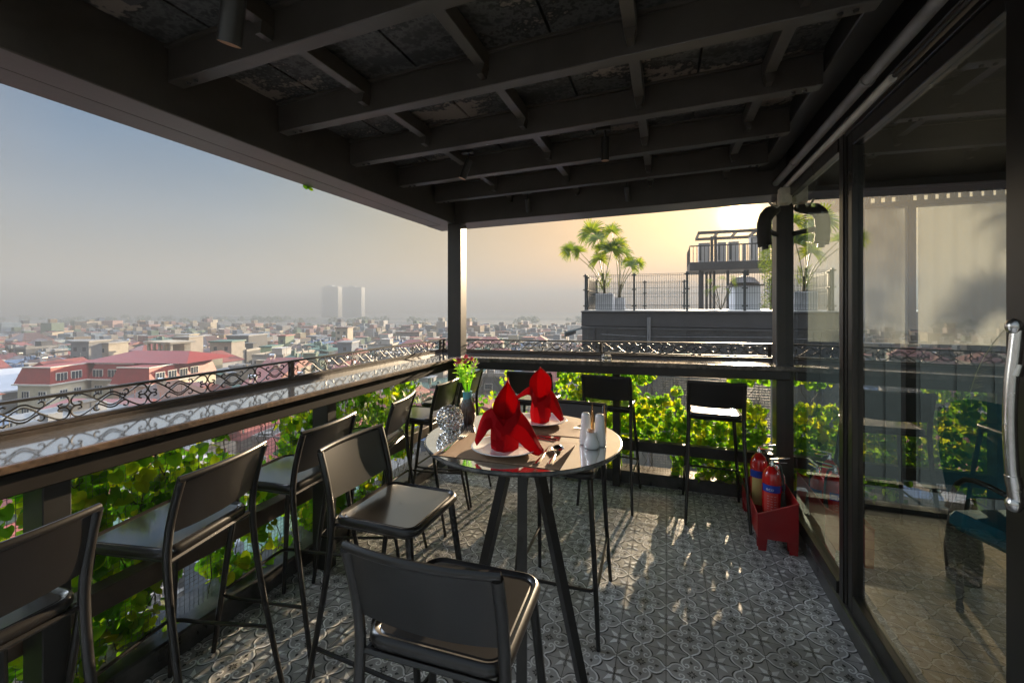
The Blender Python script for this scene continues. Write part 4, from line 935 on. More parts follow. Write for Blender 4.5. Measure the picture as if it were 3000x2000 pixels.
b = MB(); b.lathe([(.001, .013), (.20, .013), (.19, .04), (.06, .08), (.045, .4), (.06, .70), (.12, .729), (.001, .729)], 2.25, 3.05, 20); child(b, 'pedestal', darkw, it)
b = MB(); b.lathe([(.001, .761), (.05, .761), (.10, .785), (.095, .79), (.045, .768), (.001, .767)], 2.1, 2.95, 28); tag(b.build('serving_dish', cream), 'shallow white dish on the indoor table', 'dish')
pg = empty('feather_grass', (1.52, 3.05, .013)); tag(pg, 'tall pale feather grass plume in a slim vase seen through the glass door', 'dried plant')
b = MB(); b.lathe([(.001, 0), (.07, 0), (.08, .15), (.05, .45), (.025, .62), (.03, .66), (.001, .66)], 0, 0, 18); b.build('vase', darkw, pg)
b = MB(); rg = random.Random(3)
main = cat_rom([(0, 0, .6), (.01, 0, .9), (.05, -.02, 1.15), (.13, -.04, 1.34), (.22, -.05, 1.43)], 6); b.tube(main, .002, 5)
for k in range(260):
    i = rg.randrange(8, len(main)); p = Vector(main[i]); d = Vector((rg.uniform(-.01, .05), rg.gauss(0, .015), rg.uniform(.02, .09) - .05)); b.add([p, p + d * .6 + Vector((.001, 0, .001)), p + d + Vector((.01, 0, 0)), p + d * .5], [(0, 1, 2, 3)])
b.build('plume', mat('straw_plume', (.62, .58, .40), .7), pg, rec=False)
# ================================================================ NEIGHBOURING ROOFTOP (about 12.7 m away)
conc = mat('dark_render', (.085, .081, .085), .75, var=.12, vscale=1.2, bump=.1); concl = mat('dark_corrugated', (.09, .088, .093), .6, var=.18, vscale=2)
wht = mat('white_planter', (.42, .42, .43), .6, var=.1); capm = mat('pale_coping', (.6, .58, .54), .6, var=.1)
fencem = mat('fence_green_grey', (.06, .065, .065), .5)
NY = 12.7
def px(u, Y): return onY(u, HZ, Y).x
def pz(u, v, Y): return onY(u, v, Y).z
xl = px(1703, NY); zt = 1.36; xr = 7.5; GZ = -30.0
nb = empty('neighbour_building', (2.5, NY + 4, GZ)); tag(nb, 'dark grey building with corrugated upper wall and planted roof terrace beyond the back railing', 'building')
b = MB(); b.box(xl, xr, NY, NY + 9, .92, zt - .03, bev=.02); child(b, 'parapet', conc, nb)
b = MB(); b.box(xl - .01, xr, NY - .03, NY + 9, zt - .029, zt + .01); b.box(xl - .005, xr, NY - .04, NY - .002, .86, .915); child(b, 'coping', capm if False else concl, nb)
b = MB(); poly = []
k = 0; x = xl + .02; zz0, zz1 = .25, .858
while x < xr - .1: b.box(x, x + .17, NY + .02, NY + .2, zz0, zz1); b.box(x + .17, x + .18, NY + .035, NY + .2, zz0, zz1); x += .18
child(b, 'corrugated_wall', concl, nb)
b = MB(); b.box(xl + .02, xr, NY + .21, NY + 9, GZ, .859); child(b, 'wall', conc, nb)
b = MB(); x = xl + .02
while x < xr - .1: b.box(x, x + .6, NY + .02, NY + .2, -4.0, .249); b.box(x + .6, x + .66, NY + .05, NY + .2, -4, .249); x += .66
child(b, 'lower_cladding', mat('grey_green_cladding', (.17, .175, .165), .7, var=.2, vscale=.8), nb)
for xx in (xl + .35, xl + 2.9, xl + 5.4): b = MB(); b.box(xx, xx + .05, NY - .025, NY + .019, -4, .859); child(b, 'wall_batten', conc, nb)
b = MB(); b.tube([(xl + 1.9, NY - .07, -4), (xl + 1.9, NY - .07, 1.2)], .045, 10); b.tube([(xl + .6, NY - .06, .70), (xl + 1.8, NY - .06, .66), (xl + 5.5, NY - .06, .72)], .012, 6); child(b, 'drain_pipe', mat('grey_drain_pipe', (.13, .13, .135), .5, var=.2), nb)
aw = MB(); A = onY(1664, 968, NY + .6); aw.prism([(xl - .005, .88), (xl - .62, .72), (xl - .62, .56), (xl - .60, .56), (xl - .59, .69), (xl - .005, .82)], NY + .5, NY + 2.2); child(aw, 'side_canopy', mat('blue_grey_sheet', (.25, .30, .34), .4), nb)
b = MB(); b.box(xl + .05, xr, NY + .05, NY + 8.9, zt + .011, zt + .03); child(b, 'roof_slab', capm, nb)

def wirefence(label, P, z0, h, group='wire fences on the neighbouring roof'):
    A = Vector(P[0]); root = empty('wire_fence', (A.x, A.y, z0)); tag(root, label, 'fence', group)
    w = MB()
    for i in range(len(P) - 1):
        a = Vector(P[i]); c = Vector(P[i + 1]); L = (c - a).length; d = (c - a) / L; s = 0
        while s < L: q = a + d * s; w.tube([(q.x, q.y, z0 + .05), (q.x, q.y, z0 + h * .96)], .0055, 4, cap=False); s += .058
        for hh in (.05, .12, .16, .45, .60, .92, .96):
            w.tube([(a.x, a.y, z0 + h * hh), (c.x, c.y, z0 + h * hh)], .006, 4, cap=False)
    child(w, 'wire_panel', fencem, root, rec=False)
    for i, p in enumerate(P):
        b = MB(); b.box(p[0] - .03, p[0] + .03, p[1] - .03, p[1] + .03, z0, z0 + h, bev=.004)
        for hh in (.12, .55, .93): b.box(p[0] - .07, p[0] + .07, p[1] - .035, p[1] + .035, z0 + h * hh, z0 + h * hh + .035)
        child(b, 'fence_post', fencem, root)
    return root
wy = NY + .25; fz = zt + .011
wirefence('tall wire fence along the front edge of the neighbouring roof before the palms', [(px(1716, wy), wy), (px(1858, wy), wy), (px(2013, wy), wy), (px(2182, wy), wy), (px(2330, wy), wy), (px(2480, wy), wy)], fz, 1.10)
wirefence('side wire fence turning back from the left corner of the neighbouring roof', [(px(1720, wy) + .0, wy + .1), (px(1720, wy), wy + 1.9)], fz, 1.05)
wy2 = NY + 4.2
wirefence('lower wire fence at the far side of the neighbouring roof behind the palms', [(px(1738, wy2), wy2), (px(1889, wy2), wy2), (px(2005, wy2), wy2)], fz, 1.1)

def planter(label, x, y, z, w, h):
    o = empty('planter', (x, y, z)); tag(o, label, 'planter', 'planters on the neighbouring roof'); b = MB(); t = .03
    b.prism([(x - w / 2 * .95, y - w / 2 * .95), (x + w / 2 * .95, y - w / 2 * .95), (x + w / 2 * .95, y + w / 2 * .95), (x - w / 2 * .95, y + w / 2 * .95)], z, z + .02, axis='z')
    b.box(x - w / 2, x + w / 2, y - w / 2, y + w / 2, z + .02, z + h - .001, bev=.012); child(b, 'pot', wht, o)
    b = MB(); b.box(x - w / 2 + t, x + w / 2 - t, y - w / 2 + t, y + w / 2 - t, z + h - .0005, z + h + .012); child(b, 'soil', mat('soil', (.05, .035, .02), .9) if 'soil' not in MATS else MATS['soil'], o)
def fanleaf(mb, c, n, up, r, seg=26, spread=250, droop=.25, rg=rnd):
    n = n.normalized(); up = (up - n * up.dot(n)).normalized(); rt = up.cross(n)
    for k in range(seg):
        a = R(-spread / 2 + spread * k / (seg - 1)); d = up * math.cos(a) + rt * math.sin(a); L = r * (rg.uniform(.8, 1.05)) * (1 - .15 * abs(a) / PI); s = d.cross(n).normalized(); w = L * .042
        p0 = c; p1 = c + d * L * .5 - n * (droop * .05 * r); p2 = c + d * L * .82 - n * (droop * .25 * r) + Vector((0, 0, -.05 * r)); p3 = c + d * L - n * (droop * .5 * r) + Vector((0, 0, -.14 * r))
        mb.add([p0, p1 + s * w, p1 - s * w, p2 + s * w * .7, p2 - s * w * .7, p3], [(0, 1, 2), (2, 1, 3, 4), (4, 3, 5)])
def palm(label, base, leaves, seed, skirt=True, g='fan palms on the neighbouring roof'):
    rg = random.Random(seed); root = empty('fan_palm', base); tag(root, label, 'palm', g); f = MB(); s = MB(); B0 = Vector(base)
    for (dx, dz, r, dy) in leaves:
        tip = B0 + Vector((dx, dy, dz)); mid = B0 + Vector((dx * .35, dy * .3, dz * .55)); pts = cat_rom([tuple(B0 + Vector((dx * .04, 0, .12))), tuple(mid), tuple(tip)], 5)
        s.tube(pts, [.016 * (1 - .5 * i / len(pts)) for i in range(len(pts))], 6, cap=False)
        d = (tip - mid).normalized(); n = Vector((rg.uniform(-.3, .3), -1, rg.uniform(.0, .7))) ; fanleaf(f, tip, n, d, r * 1.25, 30, 270, .4, rg); fanleaf(f, tip + Vector((0, .05, -.02)), n + Vector((.3, .4, .3)), d, r * 1.15, 22, 230, .7, rg)
    if skirt:
        for k in range(140):
            a = rg.uniform(0, 2 * PI); h = rg.uniform(.05, .55); p = B0 + Vector((.05 * math.cos(a), .05 * math.sin(a), h)); q = p + Vector((math.cos(a) * rg.uniform(.1, .28), math.sin(a) * .2, rg.uniform(-.05, .28))); w = Vector((.008, 0, .004))
            f.add([p, (p + q) / 2 + w, q, (p + q) / 2 - w], [(0, 1, 2, 3)])
    child(f, 'fronds', palmleaf, root, rec=False); child(s, 'petiole', petiole, root, rec=False)
    b = MB(); b.tube([B0 + Vector((0, 0, -.02)), B0 + Vector((0, 0, .25)), B0 + Vector((.01, 0, .42))], [.05, .045, .03], 8); child(b, 'trunk', stemm, root)
yp = NY + .75
x1p = px(1773, yp); ph = .50; planter('large pale planter of the bigger palm behind the wire fence', x1p, yp, fz + .02, .52, ph)
B1 = (x1p - .02, yp, fz + ph + .02)
def L_(u, v, r, y=yp): q = onY(u, v, y); return (q.x - B1[0], q.z - B1[2], r, rnd.uniform(-.3, .3))
palm('taller fan palm with several broad green fronds in the large planter', B1, [L_(1730, 678, .46), L_(1672, 735, .33), L_(1700, 738, .26), L_(1752, 700, .36), L_(1755, 760, .36), L_(1795, 735, .40), L_(1765, 725, .30)], 4)
x2p = px(1815, yp + .5); planter('small grey planter of the slimmer palm beside the large one', x2p, yp + .5, fz + .02, .34, .38)
B1 = (x2p, yp + .5, fz + .40)
palm('slimmer fan palm leaning right beside the taller one', B1, [L_(1792, 680, .36, yp + .5), L_(1822, 735, .34, yp + .5), L_(1838, 762, .30, yp + .5), L_(1848, 778, .30, yp + .5), L_(1815, 716, .30, yp + .5), L_(1870, 768, .22, yp + .5)], 9, False)
# a third palm at the right, seen beyond the post through the glass
yq = NY + 1.2; xq = px(2372, yq); planter('pale planter at the far right of the neighbouring roof seen through the glass', xq, yq, fz + .02, .55, .55)
B1 = (xq, yq, fz + .57); palm('fan palm at the right of the neighbouring roof seen past the far right post', B1, [L_(2400, 625, .52, yq), L_(2352, 700, .36, yq), L_(2440, 610, .45, yq), L_(2500, 660, .42, yq), L_(2420, 690, .3, yq)], 12, True)

# bamboo-like climber column
cx = px(2258, NY + 2.2)
cr = MB(); rg = random.Random(8); cy_ = NY + 2.2
for k in range(2600):
    z = rg.uniform(0, 1); r_ = .30 * (1 - .45 * z) * math.sqrt(rg.random()) * (1 + .3 * noise.noise(Vector((z * 6, k % 7, 0)))); a = rg.uniform(0, 2 * PI); p = Vector((cx + r_ * math.cos(a) + .08 * math.sin(z * 9), cy_ + r_ * math.sin(a), fz + .1 + z * 2.9)); d = Vector((rg.gauss(0, 1), rg.gauss(0, 1), rg.gauss(-.5, .6))).normalized(); w = d.orthogonal().normalized() * .012
    cr.add([p, p + d * .05 + w, p + d * .10, p + d * .05 - w], [(0, 1, 2, 3)])
bt = empty('bushy_tree', (cx, cy_, fz)); tag(bt, 'tall slim bushy green tree beside the far right post on the neighbouring roof', 'tree'); child(cr, 'crown', palmleaf, bt, rec=False)
b = MB(); b.tube([(cx, cy_, fz), (cx + .05, cy_, fz + 1.4), (cx, cy_, fz + 2.8)], [.03, .022, .01], 8); child(b, 'trunk', stemm, bt)

# steel platform with air conditioners
PY = 75.0; K = 4.2; grs = mat('platform_steel', (.07, .06, .055), .5, var=.2); acm = mat('pale_unit_casing', (.62, .61, .60), .5, var=.08); acd = mat('unit_grille', (.09, .09, .09), .5)
def P_(u, v, y=PY): return onY(u, v, y)
pf = empty('rooftop_platform', (P_(2120, 790).x, PY + 1.2 * K, 1.2)); tag(pf, 'raised steel platform with railing and open canopy on columns behind the neighbouring roof', 'platform')
xa, xb = P_(2020, 790).x, P_(2290, 790).x; z1_, z0_ = P_(2100, 766).z, P_(2100, 790).z
b = MB(); b.box(xa, xb, PY, PY + 2.4 * K, z0_, z1_, bev=.05); child(b, 'deck', grs, pf)
zr = P_(2100, 720).z; zc = P_(2100, 690).z; b = MB(); x = xa
while x < xb: b.box(x - .045, x + .045, PY + .02, PY + .1, z1_, zr); x += .55
y = PY
while y < PY + 2.4 * K: b.box(xa + .0, xa + .09, y, y + .08, z1_, zr); y += .55
b.box(xa, xb, PY, PY + .1, zr, zr + .2); b.box(xa, xa + .1, PY + .101, PY + 2.4 * K, zr, zr + .09); child(b, 'railing', grs, pf)
for uu in (2087, 2098): 
    x = P_(uu, 700).x; b = MB(); b.box(x - .2, x + .2, PY + .7, PY + 1.1, z1_, zc); child(b, 'canopy_post', grs, pf)
xc0, xc1 = P_(2044, 690).x, P_(2290, 690).x; zz = P_(2100, 685).z
b = MB(); b.box(xc0, xc1, PY - .4, PY, zz, zz + .45); b.box(xc0, xc1, PY + 6.5, PY + 6.9, zz, zz + .45)
x = xc0
while x < xc1: b.box(x, x + .3, PY + .001, PY + 6.499, zz + .02, zz + .4); x += 2.7
child(b, 'canopy', grs, pf)
for uu in (2052, 2062, 2078, 2090, 2098, 2140, 2200):
    x = P_(uu, 800).x; b = MB(); b.box(x - .18, x + .18, PY + .8 + (uu % 3) * 2, PY + 1.16 + (uu % 3) * 2, GZ, z0_); child(b, 'column', grs, pf)
for i, (u0, u1, v0) in enumerate(((2046, 2082, 714), (2101, 2130, 712), (2133, 2168, 710), (2176, 2190, 714), (2196, 2225, 696), (2228, 2262, 700))):
    a = P_(u0, v0, PY + 3.6); c = P_(u1, 765, PY + 1.6); r = empty('air_conditioner', ((a.x + c.x) / 2, PY + 1.6, z1_)); tag(r, ['pale outdoor unit leftmost on the steel platform', 'pale outdoor unit second from the left on the steel platform', 'pale outdoor unit third from the left on the steel platform', 'narrow pale outdoor unit in the middle of the platform', 'tall pale outdoor unit nearest the low sun on the platform', 'tall pale outdoor unit at the right end of the platform'][i], 'air conditioner', 'outdoor units on the platform')
    b = MB(); b.box(a.x, c.x, PY + 2.8, PY + 4.6, z1_ + .07, a.z, bev=.03); child(b, 'casing', acm, r)
    b = MB(); b.box(a.x + .1, a.x + .1 + (c.x - a.x) * .18, PY + 2.77, PY + 2.798, z1_ + .5, a.z - .3); b.box(a.x - .02, c.x + .02, PY + 2.76, PY + 2.799, a.z - .18, a.z - .1)
    child(b, 'grille', acd, r)
# shed and water tank lower right
sh = empty('roof_shed', (P_(2190, 880, 16).x, 16, fz)); tag(sh, 'small white corrugated shed with a tank on top below the steel platform', 'shed')
a = P_(2152, 838, 16); c = P_(2228, 838, 16); b = MB(); x = a.x
while x < c.x: b.box(x, x + .05, 16, 17.4, fz, a.z); b.box(x + .05, x + .085, 16.02, 17.4, fz, a.z); x += .085
child(b, 'walls', mat('white_sheet', (.42, .44, .48), .5), sh)
b = MB(); b.box(a.x - .1, c.x + .1, 15.9, 17.5, a.z + .001, a.z + .05); child(b, 'roof', grs, sh)
b = MB(); b.lathe([(.001, a.z + .051), (.45, a.z + .051), (.47, a.z + .12), (.30, a.z + .30), (.1, a.z + .36), (.001, a.z + .36)], (a.x + c.x) / 2, 16.6, 20); child(b, 'tank', grs, sh)
# broad-leaved pot plant between columns
b = MB(); q = P_(2112, 880, 15); s = MB()
for k in range(9): a = k * 2.4; t = q + Vector((.35 * math.cos(a), .3 * math.sin(a), rnd.uniform(.25, .75))); fanleaf(b, t, Vector((rnd.gauss(0, .5), -1, .5)), Vector((math.cos(a), 0, .5)), .19, 12, 200, .5); s.tube([q - Vector((0, 0, q.z - fz)), t], .008, 5)
bp = empty('leafy_shrub', (q.x, q.y, fz)); tag(bp, 'dark leafy shrub among the platform columns left of the white shed', 'shrub'); child(b, 'foliage', palmleaf, bp, rec=False); child(s, 'stem', stemm, bp, rec=False)

# ================================================================ CITY
gm = mat('city_ground', (.10, .105, .095), .9, col2=(.16, .15, .13), vscale=.06)
b = MB(); n = 24; Rr = 2900
b.add([(0, 600, GZ)] + [(1700 * math.cos(2 * PI * i / 48), 600 + 1700 * math.sin(2 * PI * i / 48), GZ) for i in range(48)], [(0, i + 1, (i + 1) % 48 + 1) for i in range(48)]); tag(b.build('ground', gm), kind='structure')
watm = mat('river_water', (.10, .12, .13), .12, var=.05); 
b = MB(); b.box(-1500, 900, 470, 620, GZ + .3, GZ + .6); b.xf(lambda p: Vector((p.x, p.y + p.x * -.28, p.z))); tag(b.build('river', watm), kind='structure')

winm = mat('window_dark', (.035, .045, .055), .15); framew = mat('window_frame_pale', (.55, .53, .48), .6)
WC = {'cream': (.62, .52, .34), 'pale yellow': (.68, .54, .25), 'white': (.62, .61, .58), 'grey': (.26, .27, .28), 'slate blue': (.17, .26, .38), 'green': (.22, .36, .20), 'pink': (.60, .32, .27), 'brick red': (.42, .12, .09), 'beige': (.48, .40, .30), 'light blue': (.30, .45, .55), 'dark grey': (.12, .13, .14), 'ochre': (.55, .35, .12)}
WM = {k: mat('wall_' + k.replace(' ', '_'), tuple((x * .62 + sum(v) / 3 * .38) * .58 for x in v), .8, var=.16, vscale=.35) for k, v in WC.items()}
RC = {'red tiled': (.27, .055, .042), 'dark tiled': (.10, .05, .045), 'grey sheet': (.22, .24, .26), 'green sheet': (.05, .16, .13), 'blue sheet': (.08, .16, .30), 'flat concrete': (.24, .23, .21)}
RM = {k: mat('roof_' + k.replace(' ', '_'), tuple((x * .8 + sum(v) / 3 * .2) * .85 for x in v), .6, var=.18, vscale=.5) for k, v in RC.items()}
tankm = mat('steel_tank', (.6, .6, .6), .25, .9)

def house_parts(rg, w, d, h, wall, roof, detail, seed):
    """returns list of (name, MB, material, subparts)"""
    out = []; b = MB(); b.box(-w / 2, w / 2, -d / 2, d / 2, 0, h); 
    fl_ = 3.3; nf = max(1, int(h / fl_)); wins = []
    for side in (0, 1, 2):
        L = w if side == 0 else d; n = max(1, int(L / 2.6))
        if side and rg.random() < .35: continue
        for f in range(max(0, nf - 4), nf):
            for i in range(n):
                if rg.random() < .2: continue
                cx_ = -L / 2 + L * (i + .5) / n; z = f * fl_ + 1.0; wins.append((side, cx_, z, rg.choice((.5, .6, .9)), rg.choice((1.3, 1.5, 1.9))))
    def wbox(mb, side, c, z, hw, hh, depth=.06, mi=0):
        if side == 0: mb.box(c - hw, c + hw, -d / 2 - depth, -d / 2 - .002, z, z + hh, mi)
        elif side == 1: mb.box(w / 2 + .002, w / 2 + depth, c - hw, c + hw, z, z + hh, mi)
        else: mb.box(-w / 2 - depth, -w / 2 - .002, c - hw, c + hw, z, z + hh, mi)
    if detail:
        out.append(('wall', b, WM[wall], []))
        for (s, c, z, hw, hh) in wins[:14]:
            fr = MB(); wbox(fr, s, c, z - .1, hw + .1, hh + .2, .05); gl = MB(); wbox(gl, s, c, z, hw, hh, .08); out.append(('window', fr, framew, [('pane', gl, winm)]))
    else:
        for (s, c, z, hw, hh) in wins: wbox(b, s, c, z, hw, hh, .06, 1)
        out.append(('wall', b, [WM[wall], winm], []))
    # balcony bands
    if rg.random() < .4:
        bb = MB()
        for f in range(1, nf): bb.box(-w / 2, w / 2, -d / 2 - 1.0, -d / 2 - .07, f * fl_, f * fl_ + .9)
        out.append(('balcony', bb, WM['white' if rg.random() < .5 else wall], []))
    r = MB()
    if 'tiled' in roof:
        rh = min(w, d) * .32; o = .4
        if rg.random() < .5: r.add([(-w / 2 - o, -d / 2 - o, h), (w / 2 + o, -d / 2 - o, h), (w / 2 + o, d / 2 + o, h), (-w / 2 - o, d / 2 + o, h), (0, -d / 2 + d * .3, h + rh), (0, d / 2 - d * .3, h + rh)], [(0, 1, 4), (1, 2, 5, 4), (2, 3, 5), (3, 0, 4, 5), (0, 3, 2, 1)])
        else: r.add([(-w / 2 - o, -d / 2 - o, h), (w / 2 + o, -d / 2 - o, h), (w / 2 + o, d / 2 + o, h), (-w / 2 - o, d / 2 + o, h), (-w / 2 - o, 0, h + rh), (w / 2 + o, 0, h + rh)], [(0, 1, 5, 4), (2, 3, 4, 5), (1, 2, 5), (3, 0, 4), (0, 3, 2, 1)])
    elif 'sheet' in roof:
        s = rg.choice((1, -1)) * .5; r.add([(-w / 2 - .3, -d / 2 - .4, h + 1.6 - s), (w / 2 + .3, -d / 2 - .4, h + 1.6 + s), (w / 2 + .3, d / 2 + .4, h + 1.6 + s), (-w / 2 - .3, d / 2 + .4, h + 1.6 - s), (-w / 2 - .3, -d / 2 - .4, h + 1.7 - s), (w / 2 + .3, -d / 2 - .4, h + 1.7 + s), (w / 2 + .3, d / 2 + .4, h + 1.7 + s), (-w / 2 - .3, d / 2 + .4, h + 1.7 - s)], [(0, 1, 2, 3), (4, 7, 6, 5), (0, 4, 5, 1), (1, 5, 6, 2), (2, 6, 7, 3), (3, 7, 4, 0)])
        for (a, c) in ((-1, -1), (1, -1), (1, 1), (-1, 1)): r.box(a * w / 2 - .1 * a - .08, a * w / 2 - .1 * a + .08, c * d / 2 - .1 * c - .08, c * d / 2 - .1 * c + .08, h, h + 1.6 + s * a * .95)
    else:
        r.box(-w / 2 - .1, w / 2 + .1, -d / 2 - .1, -d / 2 + .1, h, h + .9); r.box(-w / 2 - .1, w / 2 + .1, d / 2 - .1, d / 2 + .1, h, h + .9); r.box(-w / 2 - .1, -w / 2 + .1, -d / 2 + .1, d / 2 - .1, h, h + .9); r.box(w / 2 - .1, w / 2 + .1, -d / 2 + .1, d / 2 - .1, h, h + .9); r.box(-w / 2 + .1, w / 2 - .1, -d / 2 + .1, d / 2 - .1, h + .001, h + .05)
    for _ in range(rg.randrange(3, 8)):
        cx_, cy_ = rg.uniform(-w * .42, w * .42), rg.uniform(-d * .42, d * .3); s1_, s2_, hh = rg.uniform(.15, .8), rg.uniform(.15, .8), rg.uniform(.4, 1.7); zb_ = h if 'tiled' not in roof else h - .3
        r.box(cx_ - s1_, cx_ + s1_, cy_ - s2_, cy_ + s2_, zb_ + .05, zb_ + hh + (2.0 if 'sheet' in roof else 0))
    for _ in range(2): cx_, cy_ = rg.uniform(-w * .45, w * .45), rg.uniform(-d * .4, d * .4); r.tube([(cx_, cy_, h), (cx_, cy_, h + rg.uniform(2.5, 4.5))], .05, 4)
    for f in range(1, nf): r.box(-w / 2 - .12, w / 2 + .12, -d / 2 - .12, -d / 2 - .065, f * fl_ - .12, f * fl_ + .05)
    out.append(('roof', r, RM[roof], []))
    ex = ''
    if 'tiled' not in roof and rg.random() < .5:
        t = MB(); ax = rg.uniform(-w * .25, w * .25); hw = w * rg.uniform(.15, .3); t.box(ax - hw, ax + hw, 0, d * .35, h + .06, h + 2.7); t.box(ax - hw - .25, ax + hw + .25, -.3, d * .35 + .25, h + 2.701, h + 2.85); out.append(('rooftop_room', t, WM[wall if rg.random() < .5 else 'white'], [])); ex = 'rooftop room'
    if rg.random() < .45:
        t = MB(); zt_ = h + (.06 if 'tiled' not in roof else min(w, d) * .3); x_ = rg.uniform(-w * .3, w * .3); t.tube([(x_ - .7, -d * .2, zt_ + 1.0), (x_ + .7, -d * .2, zt_ + 1.0)], .5, 12); t.box(x_ - .5, x_ - .4, -d * .2 - .4, -d * .2 + .4, zt_, zt_ + .7); t.box(x_ + .4, x_ + .5, -d * .2 - .4, -d * .2 + .4, zt_, zt_ + .7); out.append(('water_tank', t, tankm, [])); ex = (ex + ' and water tank') if ex else 'water tank'
    return out, ex
protos = {}
LAB = {}
houses = []
def place_house(x, y, rot, w, d, h, wall, roof, detail, key, name='house'):
    k = key
    if k not in protos:
        rg = random.Random(k); parts, ex = house_parts(rg, w, d, h, wall, roof, detail, k); root = empty(name, (x, y, GZ), rot); kids = []
        for nm, mb, m, subs in parts:
            o = mb.build(nm, m, root); ss = []
            for n2, mb2, m2 in subs: ss.append(mb2.build(n2, m2, o))
            kids.append((o, ss))
        protos[k] = (root, kids, ex); return root, ex
    root0, kids, ex = protos[k]; root = root0.copy(); C.objects.link(root); root.location = (x, y, GZ); root.rotation_euler = (0, 0, rot)
    for o, ss in kids:
        c = o.copy(); C.objects.link(c); c.parent = root
        for s in ss: c2 = s.copy(); C.objects.link(c2); c2.parent = c
    return root, ex
def proj(x, y, z):
    d = -SN * x + CS * y; lat = CS * x + SN * y
    return (1500 + F * lat / d, HZ + F * (EYE - z) / d, d)
TYPES = []
rg = random.Random(21); walls = ['cream', 'cream', 'pale yellow', 'white', 'white', 'grey', 'slate blue', 'green', 'pink', 'brick red', 'beige', 'beige', 'light blue', 'dark grey', 'ochre', 'grey']; roofs = ['red tiled', 'red tiled', 'red tiled', 'dark tiled', 'grey sheet', 'grey sheet', 'green sheet', 'blue sheet', 'flat concrete', 'flat concrete', 'flat concrete']
for i in range(64): TYPES.append((rg.choice((4.5, 6, 7, 9, 12)), rg.choice((9, 11, 13)), rg.choice((7, 9, 9, 11, 12.5, 14)), rg.choice(walls), rg.choice(roofs)))
def ang_phrase(u):
    for lim, t in ((110, 'at the far left edge'), (330, 'above the left wing of the red hall'), (560, 'above the right wing of the red hall'), (700, 'just right of the red hall'), (830, 'right of the red hall'), (930, 'left of the twin towers'), (1065, 'below the twin towers'), (1190, 'right of the twin towers'), (1312, 'just left of the corner post'), (1440, 'just right of the corner post'), (1720, 'left of the dark neighbouring building')):
        if u < lim: return t
    return 'beyond the dark neighbouring building'
def in_red(x, y):
    dx, dy = x + 139.4, y - 60.6; a = dx * .963 + dy * .27; c = -dx * .27 + dy * .963; return -22 < a < 34 and -14 < c < 34
cells = []
Y = 22
while Y < 330:
    st = 10.5 if Y < 110 else (13 if Y < 200 else 15.5); X = -420
    while X < 140:
        x = X + rg.uniform(-2, 2); y = Y + rg.uniform(-2.5, 2.5); u, v, d = proj(x, y, -20)
        X += st
        if d < 20: continue
        lim = 1760
        if not (-260 < u < lim): continue
        if in_red(x, y): continue
        if y < 26 and -8 < x < 14: continue
        if d > 335: continue
        cells.append((d, x, y, u))
    Y += st
cells.sort(); print('cells', len(cells))
MAXH = 292
used = 0; far_cells = []
for i, (d, x, y, u) in enumerate(cells):
    if used >= MAXH: far_cells.append((x, y)); continue
    near = d < 60; det = d < 130; ti = rg.randrange(64); w, dd, h, wl, rf_ = TYPES[ti]
    if d < 75: h = min(h, 9) + 3
    if d < 45: h = 11
    root, ex = place_house(x, y, R(rg.choice((8, 14, 20, -70, -76)) + rg.uniform(-4, 4)), w, dd, h, wl, rf_, det, 'h%d_%d_%d' % (ti, det, int(h)))
    houses.append((root, u, d, wl, rf_, ex, h, w)); used += 1
# distinct labels
cnt = {}
for (root, u, d, wl, rf_, ex, h, w) in houses:
    dep = 'close below' if d < 60 else ('near' if d < 110 else ('in the middle distance' if d < 190 else ('far off' if d < 270 else 'in the hazy distance')))
    sz = ('slim ' if w < 5 else ('wide ' if w > 10 else '')) + ('tall ' if h > 12 else ('low ' if h < 8 else ''))
    lab = f"{sz}{wl} house with {rf_} roof" + (f", {ex}" if ex else '') + f", {dep} {ang_phrase(u)}"
    cnt.setdefault(lab, []).append((d, root))
ordn = ['nearest', 'second nearest', 'third nearest', 'fourth nearest', 'fifth nearest']
for lab, L in cnt.items():
    L.sort(key=lambda t: t[0])
    for i, (d, root) in enumerate(L):
        l2 = lab if len(L) == 1 else (('nearer ' if i == 0 else 'farther ') + lab if len(L) == 2 else ordn[min(i, 4)] + ' ' + lab)
        ws = l2.split(); l2 = ' '.join(ws[:16]); tag(root, l2[0].upper() * 0 + l2, 'house', 'city houses')

# distant mass of rooftops (uncountable)
b = MB(); rg = random.Random(77); wk = list(WM); mats_ = [WM[k] for k in wk] + [RM['red tiled'], RM['grey sheet']]
def lump(x, y, w, d, h, a, mi, ri):
    ca, sa = math.cos(a), math.sin(a); vs = []
    for z in (GZ, GZ + h):
        for (p, q) in ((-w / 2, -d / 2), (w / 2, -d / 2), (w / 2, d / 2), (-w / 2, d / 2)): vs.append((x + p * ca - q * sa, y + p * sa + q * ca, z))
    b.add(vs, [(0, 1, 5, 4), (1, 2, 6, 5), (2, 3, 7, 6), (3, 0, 4, 7)], mi); b.add(vs[4:], [(0, 1, 2, 3)], ri)
    if rg.random() < .5: lumpz = GZ + h; b.add([(x - 2, y - 2, lumpz), (x + 2, y - 2, lumpz), (x + 2, y + 2, lumpz), (x - 2, y + 2, lumpz), (x - 2, y - 2, lumpz + 3), (x + 2, y - 2, lumpz + 3), (x + 2, y + 2, lumpz + 3), (x - 2, y + 2, lumpz + 3)], [(0, 1, 5, 4), (1, 2, 6, 5), (2, 3, 7, 6), (3, 0, 4, 7), (4, 5, 6, 7)], rg.randrange(len(wk)))
for (x, y) in far_cells: lump(x, y, rg.uniform(5, 11), rg.uniform(8, 12), rg.uniform(7, 14), R(rg.uniform(0, 30)), rg.randrange(len(wk)), len(wk) + rg.randrange(2))
